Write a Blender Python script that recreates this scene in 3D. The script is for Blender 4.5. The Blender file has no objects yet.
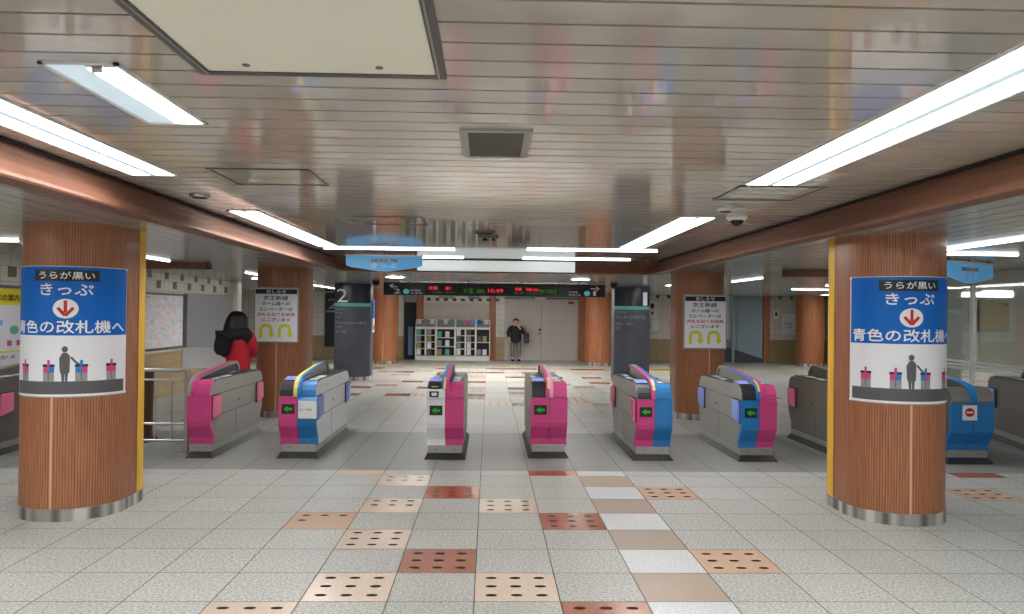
import bpy, bmesh, math, random
from math import sin, cos, pi, radians, atan2
from mathutils import Vector, Matrix
random.seed(7)
sc = bpy.context.scene
C = sc.collection

# ------------------------------------------------------------------ materials
def mat(name, col, rough=.5, metal=0., spec=.5, emit=0., ecol=None, coat=0.):
    m = bpy.data.materials.new(name); m.use_nodes = True
    b = m.node_tree.nodes['Principled BSDF']
    b.inputs['Base Color'].default_value = (*lin(col), 1)
    b.inputs['Roughness'].default_value = rough
    b.inputs['Metallic'].default_value = metal
    b.inputs['Specular IOR Level'].default_value = spec
    b.inputs['Coat Weight'].default_value = coat
    b.inputs['Coat Roughness'].default_value = .08
    if emit:
        b.inputs['Emission Color'].default_value = (*lin(ecol or col), 1)
        b.inputs['Emission Strength'].default_value = emit
    return m
def lin(c):
    return tuple(((x/255)/12.92 if x/255 <= .04045 else ((x/255+.055)/1.055)**2.4) for x in c)
def nt(m): return m.node_tree.nodes, m.node_tree.links, m.node_tree.nodes['Principled BSDF']
def noise_col(m, c1, c2, scale, coord='Object', detail=3., bump=0., lo=.35, hi=.65, vec=None):
    N, L, b = nt(m)
    tc = N.new('ShaderNodeTexCoord'); n = N.new('ShaderNodeTexNoise')
    n.inputs['Scale'].default_value = scale; n.inputs['Detail'].default_value = detail
    src = tc.outputs[coord]
    if vec:
        mp = N.new('ShaderNodeMapping'); mp.inputs['Scale'].default_value = vec
        L.new(src, mp.inputs['Vector']); src = mp.outputs['Vector']
    L.new(src, n.inputs['Vector'])
    r = N.new('ShaderNodeValToRGB'); r.color_ramp.elements[0].position = lo; r.color_ramp.elements[1].position = hi
    r.color_ramp.elements[0].color = (*lin(c1), 1); r.color_ramp.elements[1].color = (*lin(c2), 1)
    L.new(n.outputs['Fac'], r.inputs['Fac']); L.new(r.outputs['Color'], b.inputs['Base Color'])
    if bump:
        bp = N.new('ShaderNodeBump'); bp.inputs['Strength'].default_value = bump; bp.inputs['Distance'].default_value = .01
        L.new(n.outputs['Fac'], bp.inputs['Height']); L.new(bp.outputs['Normal'], b.inputs['Normal'])
    return m, r.outputs['Color']

def tile_mat(name, c1, c2, rough=.38, var=.10):
    """stone floor tile: fine speckle times a per-tile tone stored on the mesh"""
    m = mat(name, c1, rough)
    m, col = noise_col(m, c1, c2, 60, detail=4, bump=.02, lo=.3, hi=.7)
    N, L, b = nt(m)
    tc = N.new('ShaderNodeTexCoord'); n2 = N.new('ShaderNodeTexNoise'); n2.inputs['Scale'].default_value = 1.3
    L.new(tc.outputs['Object'], n2.inputs['Vector'])
    at = N.new('ShaderNodeAttribute'); at.attribute_name = 'tone'
    ad = N.new('ShaderNodeMath'); ad.operation = 'MULTIPLY_ADD'; ad.inputs[1].default_value = var; ad.inputs[2].default_value = 1-var*.8
    L.new(at.outputs['Fac'], ad.inputs[0])
    a2 = N.new('ShaderNodeMath'); a2.operation = 'MULTIPLY_ADD'; a2.inputs[1].default_value = .16
    L.new(n2.outputs['Fac'], a2.inputs[0]); L.new(ad.outputs[0], a2.inputs[2])
    a3 = N.new('ShaderNodeMath'); a3.operation = 'SUBTRACT'; a3.inputs[1].default_value = .08; L.new(a2.outputs[0], a3.inputs[0])
    mx = N.new('ShaderNodeVectorMath'); mx.operation = 'SCALE'
    L.new(col, mx.inputs[0]); L.new(a3.outputs[0], mx.inputs['Scale'])
    L.new(mx.outputs[0], b.inputs['Base Color'])
    return m

M = {}
M['tile'] = tile_mat('grey_stone_tile', (140,142,140), (218,219,216), .45)
M['tile_w'] = tile_mat('white_stone_tile', (188,194,200), (226,229,232))
M['tile_b'] = tile_mat('taupe_tile', (168,150,133), (180,162,146))
M['tile_c'] = tile_mat('cream_tile', (219,198,180), (232,214,198), .22)
M['tile_t'] = tile_mat('tan_tile', (201,168,140), (214,182,153), .3)
M['tile_r'] = tile_mat('red_brown_tile', (158,98,76), (174,114,90), .22)
M['tile_o'] = tile_mat('rust_tile', (160,82,46), (178,98,58), .25)
M['tile_d'] = tile_mat('dark_strip_tile', (128,130,128), (150,152,150), .42, .04)
M['tile_y'] = tile_mat('yellow_tactile', (214,190,96), (226,204,112))
M['grout'] = mat('grout', (104,98,90), .8)
M['dot'] = mat('black_dot', (34,32,32), .6, spec=.15)
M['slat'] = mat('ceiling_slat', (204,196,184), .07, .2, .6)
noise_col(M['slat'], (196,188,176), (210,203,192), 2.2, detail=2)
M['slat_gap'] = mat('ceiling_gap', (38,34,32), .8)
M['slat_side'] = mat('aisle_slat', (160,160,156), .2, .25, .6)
M['hatch'] = mat('cream_hatch', (236,233,216), .5)
M['alu'] = mat('aluminium', (176,176,174), .35, .8)
M['alu_dark'] = mat('dark_aluminium', (104,102,100), .4, .7)
M['steel'] = mat('steel_painted_glints', (188,188,186), .28, .85)
noise_col(M['steel'], (120,120,119), (232,232,230), 7, 'UV', 1, lo=.4, hi=.62, vec=(1, .01, 1))  # light and dark streaks paint highlights into the steel colour
M['pipe'] = mat('steel_pipe', (186,186,184), .28, .9)
M['white_frame'] = mat('white_frame', (226,228,230), .4)
M['lamp'] = mat('lamp_tube', (255,255,255), .5, emit=18., ecol=(252,250,246))
M['lamp_far'] = mat('lamp_far', (255,255,255), .5, emit=17., ecol=(254,250,244))
M['lamp_thin'] = mat('lamp_thin', (255,255,255), .5, emit=6., ecol=(244,250,255))
M['lamp_dim'] = mat('lamp_dim', (205,222,232), .5, emit=.5, ecol=(200,222,236))
M['cove'] = mat('lit_panel', (236,240,238), .3, emit=.45, ecol=(232,242,240))
M['wall'] = mat('plain_wall', (200,197,188), .6)
M['wood'] = mat('ribbed_wood', (160,96,62), .42, coat=.15)
def wood_ribs():
    N, L, b = nt(M['wood'])
    uv = N.new('ShaderNodeUVMap'); uv.uv_map = 'UVMap'
    sp = N.new('ShaderNodeSeparateXYZ'); L.new(uv.outputs[0], sp.inputs[0])
    mu = N.new('ShaderNodeMath'); mu.operation = 'MULTIPLY'; mu.inputs[1].default_value = 2*pi/.021; L.new(sp.outputs[0], mu.inputs[0])
    sn = N.new('ShaderNodeMath'); sn.operation = 'SINE'; L.new(mu.outputs[0], sn.inputs[0])
    r = N.new('ShaderNodeValToRGB'); r.color_ramp.elements[0].position = .0; r.color_ramp.elements[0].color = (*lin((132,80,54)), 1)
    r.color_ramp.elements[1].position = .55; r.color_ramp.elements[1].color = (*lin((180,118,82)), 1)
    ma = N.new('ShaderNodeMath'); ma.operation = 'MULTIPLY_ADD'; ma.inputs[1].default_value = .5; ma.inputs[2].default_value = .5
    L.new(sn.outputs[0], ma.inputs[0]); L.new(ma.outputs[0], r.inputs['Fac'])
    n = N.new('ShaderNodeTexNoise'); n.inputs['Scale'].default_value = 3; mp = N.new('ShaderNodeMapping'); mp.inputs['Scale'].default_value = (14, 1, 1)
    L.new(uv.outputs[0], mp.inputs[0]); L.new(mp.outputs[0], n.inputs['Vector'])
    mx = N.new('ShaderNodeMixRGB'); mx.blend_type = 'MULTIPLY'; mx.inputs['Fac'].default_value = .45
    L.new(r.outputs['Color'], mx.inputs['Color1']); r2 = N.new('ShaderNodeValToRGB'); r2.color_ramp.elements[0].position = .35; r2.color_ramp.elements[1].position = .65
    r2.color_ramp.elements[0].color = (.45, .42, .4, 1)
    L.new(n.outputs['Fac'], r2.inputs['Fac']); L.new(r2.outputs['Color'], mx.inputs['Color2'])
    L.new(mx.outputs['Color'], b.inputs['Base Color'])
    bp = N.new('ShaderNodeBump'); bp.inputs['Strength'].default_value = .35; bp.inputs['Distance'].default_value = .004
    L.new(ma.outputs[0], bp.inputs['Height']); L.new(bp.outputs['Normal'], b.inputs['Normal'])
wood_ribs()
M['beam'] = mat('beam_veneer', (118,78,60), .5)
noise_col(M['beam'], (110,72,54), (128,86,66), 3, 'Object', 3, vec=(2, .4, 14))
M['orange'] = mat('orange_wood', (168,106,70), .4)
noise_col(M['orange'], (158,96,60), (178,114,76), 4, 'Object', 3, vec=(9, 9, .5))
M['yellow'] = mat('yellow_guard', (232,184,58), .5)
M['seam'] = mat('seam_strip', (214,170,138), .4)
M['black'] = mat('black', (22,23,26), .4)
M['ink'] = mat('ink', (30,30,34), .6)
M['navy'] = mat('navy_panel', (70,74,86), .5)
noise_col(M['navy'], (66,70,82), (76,80,92), 3)
M['navy_top'] = mat('navy_panel_top', (34,38,54), .25)
M['white'] = mat('white', (240,241,244), .5)
M['paper'] = mat('paper', (232,234,242), .5)
M['blue'] = mat('poster_blue', (0,102,196), .5, spec=.3)
M['grey'] = mat('grey_ink', (88,88,92), .5)
M['lgrey'] = mat('light_grey_ink', (150,150,152), .5)
M['red'] = mat('red', (196,30,36), .5)
M['yel'] = mat('sign_yellow', (216,214,30), .5)
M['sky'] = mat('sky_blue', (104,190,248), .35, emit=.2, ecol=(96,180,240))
M['teal'] = mat('teal', (92,178,164), .4)
M['cyan'] = mat('cyan', (90,200,210), .4, emit=.25)
M['ledr'] = mat('led_red', (230,40,70), .5, emit=.9, ecol=(240,40,70))
M['ledg'] = mat('led_green', (50,120,40), .5, emit=.3, ecol=(60,130,30))
M['g_side'] = mat('gate_grey', (154,152,148), .36, .25)
M['g_side_d'] = mat('gate_brown_grey', (112,106,102), .3, .35)
M['g_white'] = mat('gate_white', (232,236,242), .35)
M['g_mag'] = mat('gate_magenta', (206,68,138), .4)
M['g_mag_d'] = mat('gate_magenta_box', (214,72,148), .3)
M['g_blue'] = mat('gate_blue', (28,122,196), .35)
M['g_pink'] = mat('gate_pink_panel', (236,120,158), .4)
M['g_peri'] = mat('gate_blue_panel', (142,166,242), .4)
M['g_pad'] = mat('reader_pad', (140,160,235), .25, emit=.35, ecol=(130,150,240))
M['g_pur'] = mat('dark_glass', (42,44,54), .4)
M['g_yel'] = mat('gate_yellow', (236,220,120), .4)
M['g_lpink'] = mat('gate_light_pink', (236,170,206), .4)
M['g_green'] = mat('green_led', (20,110,30), .5, emit=.5, ecol=(20,150,30))
M['g_glass'] = mat('deck_window', (214,224,222), .45)
M['plinth'] = mat('plinth_black', (26,27,31), .5)
M['door'] = mat('door_grey', (196,190,186), .5)
M['door2'] = mat('shutter_grey', (196,192,184), .5)
M['dark'] = mat('painted_dark_opening', (20,24,32), .6)
M['dblue'] = mat('blue_glass', (110,150,185), .3)
M['corr'] = mat('blue_grey_cladding', (150,172,186), .4)
M['tan'] = mat('tan_tile_wall', (168,148,112), .5)
M['ivory'] = mat('ivory_tile', (232,229,222), .35)
M['orn'] = mat('gold_ornament', (118,104,36), .4)
M['orn2'] = mat('brown_ornament', (110,70,44), .4)
M['office'] = mat('office_wall', (188,188,184), .6)
M['offlight'] = mat('added_office_light', (220,230,225), .5, emit=1.2, ecol=(225,235,228))
M['skin'] = mat('skin', (226,182,156), .55)
M['coat'] = mat('navy_coat', (26,28,40), .7)
M['trous'] = mat('grey_trousers', (132,128,126), .8)
M['hair'] = mat('black_hair', (16,14,16), .45)
M['redc'] = mat('red_cloth', (190,22,42), .65)
M['shoe'] = mat('shoe', (24,22,22), .5)
M['g_panel'] = mat('steel_grey_panel', (146,150,155), .35, .3)
M['bulb'] = mat('dark_dome', (18,18,22), .1)

def brick_mat(name, c, grout, w, h, uvn='UVMap'):
    m = mat(name, c, .3); N, L, b = nt(m)
    uv = N.new('ShaderNodeUVMap'); uv.uv_map = uvn
    t = N.new('ShaderNodeTexBrick'); t.offset = 0; t.inputs['Scale'].default_value = 1
    t.inputs['Brick Width'].default_value = w; t.inputs['Row Height'].default_value = h
    t.inputs['Mortar Size'].default_value = .004
    t.inputs['Color1'].default_value = (*lin(c), 1); t.inputs['Color2'].default_value = (*lin(tuple(x*.96 for x in c)), 1)
    t.inputs['Mortar'].default_value = (*lin(grout), 1)
    L.new(uv.outputs[0], t.inputs['Vector']); L.new(t.outputs['Color'], b.inputs['Base Color'])
    return m
M['wtile'] = brick_mat('white_wall_tile', (222,220,212), (150,146,140), .2, .2)
M['ttile'] = brick_mat('tan_wall_tile', (176,154,116), (132,116,88), .2, .2)
def map_mat():
    m = mat('city_map', (225,230,235), .45); N, L, b = nt(m)
    uv = N.new('ShaderNodeUVMap'); uv.uv_map = 'UVMap'
    v = N.new('ShaderNodeTexNoise'); v.inputs['Scale'].default_value = 7; v.inputs['Detail'].default_value = 6
    L.new(uv.outputs[0], v.inputs['Vector'])
    r = N.new('ShaderNodeValToRGB'); e = r.color_ramp.elements
    e[0].position = .3; e[0].color = (*lin((178,208,222)), 1); e[1].position = .72; e[1].color = (*lin((150,200,96)), 1)
    for p, c in ((.42,(214,226,232)), (.5,(238,234,238)), (.58,(232,214,226)), (.64,(226,228,214))):
        x = e.new(p); x.color = (*lin(c), 1)
    L.new(v.outputs['Fac'], r.inputs['Fac'])
    w = N.new('ShaderNodeTexVoronoi'); w.feature = 'DISTANCE_TO_EDGE'; w.inputs['Scale'].default_value = 9; L.new(uv.outputs[0], w.inputs['Vector'])
    r2 = N.new('ShaderNodeValToRGB'); r2.color_ramp.elements[0].position = .02; r2.color_ramp.elements[0].color = (*lin((206,150,170)), 1)
    r2.color_ramp.elements[1].position = .05; r2.color_ramp.elements[1].color = (1, 1, 1, 1); L.new(w.outputs['Distance'], r2.inputs['Fac'])
    x = N.new('ShaderNodeMixRGB'); x.blend_type = 'MULTIPLY'; x.inputs['Fac'].default_value = .25
    L.new(r.outputs['Color'], x.inputs['Color1']); L.new(r2.outputs['Color'], x.inputs['Color2']); L.new(x.outputs['Color'], b.inputs['Base Color'])
    return m
M['map'] = map_mat()
def glass_mat():
    m = bpy.data.materials.new('partition_glass'); m.use_nodes = True; N = m.node_tree.nodes; L = m.node_tree.links; N.clear()
    o = N.new('ShaderNodeOutputMaterial'); t = N.new('ShaderNodeBsdfTransparent'); g = N.new('ShaderNodeBsdfGlossy'); x = N.new('ShaderNodeMixShader'); f = N.new('ShaderNodeLayerWeight')
    t.inputs[0].default_value = (.82, .86, .85, 1); g.inputs['Roughness'].default_value = .03; f.inputs['Blend'].default_value = .25
    q = N.new('ShaderNodeMath'); q.operation = 'MULTIPLY_ADD'; q.inputs[1].default_value = .6; q.inputs[2].default_value = .04
    L.new(f.outputs['Facing'], q.inputs[0]); L.new(q.outputs[0], x.inputs[0]); L.new(t.outputs[0], x.inputs[1]); L.new(g.outputs[0], x.inputs[2]); L.new(x.outputs[0], o.inputs[0])
    return m
M['glass'] = glass_mat()

# ------------------------------------------------------------------ mesh builder
class MB:
    def __init__(s): s.v = []; s.f = []; s.m = []; s.uv = []; s.names = []; s.smooth = []
    def mi(s, n):
        if n not in s.names: s.names.append(n)
        return s.names.index(n)
    def face(s, pts, m, uvs=None, smooth=False):
        i = len(s.v); s.v += [tuple(p) for p in pts]; s.f.append(tuple(range(i, i+len(pts)))); s.m.append(s.mi(m)); s.uv.append(uvs); s.smooth.append(smooth); return s
    def mesh(s, vs, fs, m, smooth=False, uvs=None):
        i = len(s.v); s.v += [tuple(p) for p in vs]; k = s.mi(m)
        for n, f in enumerate(fs):
            s.f.append(tuple(i+a for a in f)); s.m.append(k); s.uv.append(uvs[n] if uvs else None); s.smooth.append(smooth)
        return s
    def box(s, x0, x1, y0, y1, z0, z1, m, bev=0.):
        if bev:
            bm = bmesh.new(); bmesh.ops.create_cube(bm, size=1)
            for v in bm.verts: v.co = Vector(((x0+x1)/2+v.co.x*(x1-x0), (y0+y1)/2+v.co.y*(y1-y0), (z0+z1)/2+v.co.z*(z1-z0)))
            bmesh.ops.bevel(bm, geom=bm.edges[:], offset=bev, segments=2, affect='EDGES', profile=.5)
            bm.verts.index_update(); r = s.mesh([v.co[:] for v in bm.verts], [[v.index for v in f.verts] for f in bm.faces], m); bm.free(); return r
        vs = [(x, y, z) for x in (x0, x1) for y in (y0, y1) for z in (z0, z1)]
        return s.mesh(vs, [(0,1,3,2), (4,6,7,5), (0,4,5,1), (2,3,7,6), (0,2,6,4), (1,5,7,3)], m)
    def prism(s, poly, x0, x1, m, axis='x', mf=None, smooth=False):
        """extrude a 2D polygon. axis x: poly is (y,z); y: (x,z); z: (x,y)"""
        n = len(poly)
        f = {'x': lambda a, p: (a, p[0], p[1]), 'y': lambda a, p: (p[0], a, p[1]), 'z': lambda a, p: (p[0], p[1], a)}[axis]
        vs = [f(x0, p) for p in poly]+[f(x1, p) for p in poly]
        s.mesh(vs, [tuple(range(n-1, -1, -1)), tuple(range(n, 2*n))], m)
        s.mesh(vs, [(i, (i+1) % n, n+(i+1) % n, n+i) for i in range(n)], mf or m, smooth)
        return s
    def cyl(s, p, q, r, m, n=12, r2=None, smooth=True):
        p, q = Vector(p), Vector(q); d = (q-p).normalized(); a = d.orthogonal().normalized(); b = d.cross(a); r2 = r if r2 is None else r2
        vs = [p+r*(a*cos(2*pi*i/n)+b*sin(2*pi*i/n)) for i in range(n)]+[q+r2*(a*cos(2*pi*i/n)+b*sin(2*pi*i/n)) for i in range(n)]
        s.mesh(vs, [(i, (i+1) % n, n+(i+1) % n, n+i) for i in range(n)], m, smooth)
        s.mesh(vs, [tuple(range(n-1, -1, -1)), tuple(range(n, 2*n))], m); return s
    def ball(s, c, r, m, n=12, half=False):
        rx, ry, rz = r if isinstance(r, tuple) else (r, r, r); vs = []; fs = []; k = n//2
        for j in range(k+1):
            t = pi*j/k if not half else pi/2+pi/2*j/k
            for i in range(n): a = 2*pi*i/n; vs.append((c[0]+rx*sin(t)*cos(a), c[1]+ry*sin(t)*sin(a), c[2]+rz*cos(t)))
        for j in range(k):
            for i in range(n): fs.append((j*n+i, (j+1)*n+i, (j+1)*n+(i+1) % n, j*n+(i+1) % n))
        return s.mesh(vs, fs, m, True)
    def build(s, name, parent=None, loc=None, rotz=0, merge=False):
        me = bpy.data.meshes.new(name); me.from_pydata(s.v, [], s.f)
        for n in s.names: me.materials.append(M[n])
        me.polygons.foreach_set('material_index', s.m); me.polygons.foreach_set('use_smooth', s.smooth)
        if any(u for u in s.uv):
            ul = me.uv_layers.new(name='UVMap')
            for p, u in zip(me.polygons, s.uv):
                if u:
                    for li, c in zip(p.loop_indices, u): ul.data[li].uv = c
        me.update()
        o = bpy.data.objects.new(name, me); C.objects.link(o)
        if parent: o.parent = parent
        if loc: o.location = loc
        if rotz: o.rotation_euler.z = rotz
        return o
def tag(o, label=None, cat=None, group=None, kind=None):
    if label: o['label'] = label
    if cat: o['category'] = cat
    if group: o['group'] = group
    if kind: o['kind'] = kind
    return o
def empty(name, loc, label, cat, group=None, rotz=0, kind=None):
    o = bpy.data.objects.new(name, None); C.objects.link(o); o.location = loc; o.rotation_euler.z = rotz; o.empty_display_size = .1
    return tag(o, label, cat, group, kind)

# ------------------------------------------------------------------ 2D artwork, laid on any surface through a mapper f(s, t, off)
_tc = {}
def text2d(txt, bold=.0):
    k = (txt, bold)
    if k in _tc: return _tc[k]
    cu = bpy.data.curves.new('t', 'FONT'); cu.body = txt; cu.size = 1; cu.resolution_u = 2; cu.offset = bold; cu.align_x = 'LEFT'
    o = bpy.data.objects.new('t', cu); C.objects.link(o); dg = bpy.context.evaluated_depsgraph_get(); dg.update()
    me = o.evaluated_get(dg).to_mesh(); vs = [(v.co.x, v.co.y) for v in me.vertices]; fs = [tuple(p.vertices) for p in me.polygons]
    o.evaluated_get(dg).to_mesh_clear(); bpy.data.objects.remove(o); bpy.data.curves.remove(cu)
    if not vs: vs = [(0, 0), (1, 0), (0, 1)]; fs = [(0, 1, 2)]
    x0, x1 = min(v[0] for v in vs), max(v[0] for v in vs); y0, y1 = min(v[1] for v in vs), max(v[1] for v in vs)
    vs = [((v[0]-x0)/(x1-x0 or 1), (v[1]-y0)/(y1-y0 or 1)) for v in vs]
    _tc[k] = (vs, fs); return _tc[k]
class Art:
    """grid > 0: cut everything at that spacing so it follows a curved surface"""
    def __init__(s, mb, f, grid=0): s.mb = mb; s.f = f; s.g = grid
    def put(s, vs, fs, m, off, uv=False):
        if s.g:
            bm = bmesh.new(); V = [bm.verts.new((a, b, 0)) for a, b in vs]
            for f in fs:
                try: bm.faces.new([V[i] for i in f])
                except ValueError: pass
            lo = min(v[0] for v in vs); hi = max(v[0] for v in vs); k = math.floor(lo/s.g)+1
            while k*s.g < hi:
                bmesh.ops.bisect_plane(bm, geom=bm.verts[:]+bm.edges[:]+bm.faces[:], plane_co=(k*s.g, 0, 0), plane_no=(1, 0, 0)); k += 1
            bm.verts.index_update(); vs = [(v.co.x, v.co.y) for v in bm.verts]; fs = [[v.index for v in f.verts] for f in bm.faces]; bm.free()
        s.mb.mesh([s.f(a, b, off) for a, b in vs], fs, m, False, [[vs[i] for i in f] for f in fs] if uv else None)
    def text(s, txt, u0, u1, v0, v1, m, off=.003, bold=.02):
        vs, fs = text2d(txt, 0)
        d = bold*.9*(v1-v0)
        for i, (du, dv) in enumerate(((0, 0),) if not bold else ((-d, 0), (d, 0), (0, d), (0, -d))):
            s.put([(u0+a*(u1-u0)+du, v0+b*(v1-v0)+dv) for a, b in vs], fs, m, off+i*.0004)
    def rect(s, u0, u1, v0, v1, m, off=.002, n=None): s.put([(u0, v0), (u1, v0), (u1, v1), (u0, v1)], [(0, 1, 2, 3)], m, off, True)
    def poly(s, pts, m, off=.002): s.put(pts, [tuple(range(len(pts)))], m, off)
    def ell(s, u, v, ru, rv, m, off=.002, n=24): s.poly([(u+ru*cos(2*pi*i/n), v+rv*sin(2*pi*i/n)) for i in range(n)], m, off)
    def stroke(s, pts, w, m, off=.003):
        for (a, b), (c, d) in zip(pts, pts[1:]):
            l = math.hypot(c-a, d-b); nx, ny = -(d-b)/l*w/2, (c-a)/l*w/2
            s.poly([(a+nx, b+ny), (a-nx, b-ny), (c-nx, d-ny), (c+nx, d+ny)], m, off)

# ------------------------------------------------------------------ floor
X0, Y0, T = -.0697, 5.0243, .5
spec = {}
for k, n in ((2,-1), (2,1), (2,3), (2,5), (2,-3), (2,-5)): spec[k, n] = 'tile_b'
for n in (-6,-4,-2,0,2,4,6): spec[2, n] = 'tile_w'
for k, n, m, d in ((-3,-2,'tile_c',9), (-2,-1,'tile_c',9), (-2,1,'tile_c',9), (-3,2,'tile_t',4), (-2,3,'tile_c',6), (-2,5,'tile_c',6), (-3,6,'tile_c',3),
                   (-1,4,'tile_o',9), (-1,0,'tile_r',9), (0,-1,'tile_c',9), (1,-2,'tile_r',9), (1,2,'tile_r',9), (1,6,'tile_o',9), (0,3,'tile_c',9), (3,4,'tile_t',9), (3,0,'tile_t',9),
                   (9,4,'tile_t',9), (10,6,'tile_o',0), (-12,5,'tile_t',0), (-1,-3,'tile_r',9), (0,-4,'tile_c',9), (3,-3,'tile_t',9)):
    spec[k, n] = (m, d)
rr = random.Random(3)
for n in range(18, 38):
    for k in range(-9, 12):
        if n % 3 == 0 and rr.random() < .33: spec[k, n] = 'tile_r'
        elif n % 3 == 0 and rr.random() < .2: spec[k, n] = 'tile_b'
        elif rr.random() < .13: spec[k, n] = ('tile_c' if rr.random() < .6 else 'tile_t', 9)
for n in range(18, 36, 3):
    spec[-1, n] = 'tile_r' if n % 2 else 'tile_b'; spec[1, n] = 'tile_b' if n % 2 else 'tile_r'
fl = MB(); tones = []
fl.box(-13, 14, -4.5, 40, -.2, -.004, 'grout'); tones += [.5]*6
def fq(x0, x1, y0, y1, m, tone, z=0.):
    fl.face([(x0, y0, z), (x1, y0, z), (x1, y1, z), (x0, y1, z)], m); tones.append(tone)
SD0, SD1 = 8.27, 10.86
g = .0035
for k in range(-25, 28):
    xa = X0+k*T
    for n in range(-19, 46):
        ya = Y0+n*T; yb = ya+T
        if ya >= SD0 and yb <= SD1: continue
        if ya < SD0 < yb: yb = SD0
        if ya < SD1 < yb: ya = SD1
        sp_ = spec.get((k, n), 'tile'); d = 0
        if isinstance(sp_, tuple): sp_, d = sp_
        fq(xa+g, xa+T-g, ya+g, yb-g, sp_, rr.random())
        for j in range(d):
            i, q = j % 3, 2-j//3
            if d in (3, 4) and j == 3: i, q = 0, 1
            cx, cy = xa+T*(.2+.3*i), ya+T*(.2+.3*q)
            if cy > yb-.03: continue
            vs = [(cx+.036*cos(t), cy+.021*sin(t), .0015) for t in [2*pi*a/10 for a in range(10)]]
            fl.face(vs, 'dot'); tones.append(.5)
    fq(xa+g, xa+T-g, SD0+.002, SD1-.002, 'tile_d', rr.random())
for i in range(60):
    fq(-6+i*.3+.004, -6+(i+1)*.3-.004, 23.7, 24.0, 'tile_y', rr.random(), .0015)
for i in range(4):
    for j in range(2): fq(4.35+i*.3, 4.64+i*.3, 22.6+j*.35, 22.93+j*.35, 'tile_y', rr.random(), .0015)
fo = fl.build('floor')
at = fo.data.attributes.new('tone', 'FLOAT', 'FACE'); at.data.foreach_set('value', tones)
tag(fo, kind='structure')

# ------------------------------------------------------------------ ceiling
ZM, ZL, ZT = 2.56, 2.34, 3.0
KM, KL = .957, .944
BL, BR, BY = -2.50, 2.74, 13.2        # inner edges of the dropped beam
ce = MB()
ce.box(-13, 14, -4.5, 40, ZT-.2, ZT, 'slat_gap')
ce.box(BL-.1, BR+.1, -4.5, BY+.1, ZM+.045, ZM+.06, 'slat_gap')
y = 2.321*KM-.1835*36
while y < BY:
    ce.box(BL-.07, BR+.07, y+.008, min(y+.1835-.008, BY), ZM, ZM+.012, 'slat'); y += .1835
# aisle soffits, slats run along the hall
def soffit(xa, xb, ya, yb, p=.19):
    ce.box(xa, xb, ya, yb, ZL+.04, ZL+.06, 'slat_gap'); x = xa
    while x < xb-.01:
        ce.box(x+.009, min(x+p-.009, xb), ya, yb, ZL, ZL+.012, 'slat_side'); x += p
soffit(-6.5, BL-.15, -4.5, 12.1); soffit(-12.5, BL-.15, 12.1, BY+.12); soffit(BR+.15, 7.6, -4.5, 12.6); soffit(BR+.15, 13.5, 12.6, BY+.12)
# beyond the beam, slats run across
ce.box(-12.8, 13.8, BY+.1, 39, ZL+.02, ZL+.06, 'slat_gap')
y = BY+.12
while y < 28:
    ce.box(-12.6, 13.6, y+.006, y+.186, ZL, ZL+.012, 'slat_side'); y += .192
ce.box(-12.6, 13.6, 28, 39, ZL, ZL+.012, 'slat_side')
tag(ce.build('ceiling'), kind='structure')

# dropped veneer beams round the recessed middle ceiling
def beam_path(inner, outer_off, cz):
    pass
bm_ = MB()
def cove(t):   # profile from lower outer to upper inner: (outward distance, z)
    return t
prof = [(.15, ZL-.001), (.03, ZL-.002), (.006, ZL+.002), (.0, ZL+.014), (.012, ZL+.035), (.04, ZL+.07), (.065, ZL+.11), (.082, ZL+.16), (.09, ZM+.015)]
r_c = .35
path = [((BL, -4.5), (-1, 0)), ((BL, BY-r_c), (-1, 0))]
for i in range(1, 9):
    a = pi-i*(pi/2)/8; c = (BL+r_c, BY-r_c); path.append(((c[0]+r_c*cos(a), c[1]+r_c*sin(a)), (cos(a), sin(a))))
for i in range(0, 9):
    a = pi/2-i*(pi/2)/8; c = (BR-r_c, BY-r_c); path.append(((c[0]+r_c*cos(a), c[1]+r_c*sin(a)), (cos(a), sin(a))))
path.append(((BR, -4.5), (1, 0)))
for (p, n), (q, m_) in zip(path, path[1:]):
    for (d0, z0), (d1, z1) in zip(prof, prof[1:]):
        bm_.face([(p[0]+n[0]*d0, p[1]+n[1]*d0, z0), (q[0]+m_[0]*d0, q[1]+m_[1]*d0, z0), (q[0]+m_[0]*d1, q[1]+m_[1]*d1, z1), (p[0]+n[0]*d1, p[1]+n[1]*d1, z1)], 'beam', smooth=True)
for yy in (4.3, 7.2, 10.1):
    for xx, sg in ((BL, 1), (BR, -1)): 
        for (d0, z0), (d1, z1) in zip(prof[1:], prof[2:]):
            bm_.face([(xx-sg*d0+sg*.002, yy, z0-.001), (xx-sg*d0+sg*.002, yy+.008, z0-.001), (xx-sg*d1+sg*.002, yy+.008, z1), (xx-sg*d1+sg*.002, yy, z1)], 'orn2')
for xx in (BL-.07, BR+.07): bm_.box(xx-.03, xx+.03, -4.5, BY-.3, ZM-.014, ZM-.004, 'slat_gap')
tag(bm_.build('ceiling_beam'), 'curved reddish wood veneer beam framing three sides of the slatted ceiling', 'beam', kind='structure')
for x0, x1 in ((-6.19, -4.1), (4.4, 7.29)):
    b = MB(); b.prism([(11.4, ZL+.02), (11.4, 2.27), (11.45, 2.25), (11.6, 2.25), (11.65, 2.27), (11.65, ZL+.02)], x0, x1, 'beam')
    tag(b.build('ceiling_beam'), kind='structure')
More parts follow.
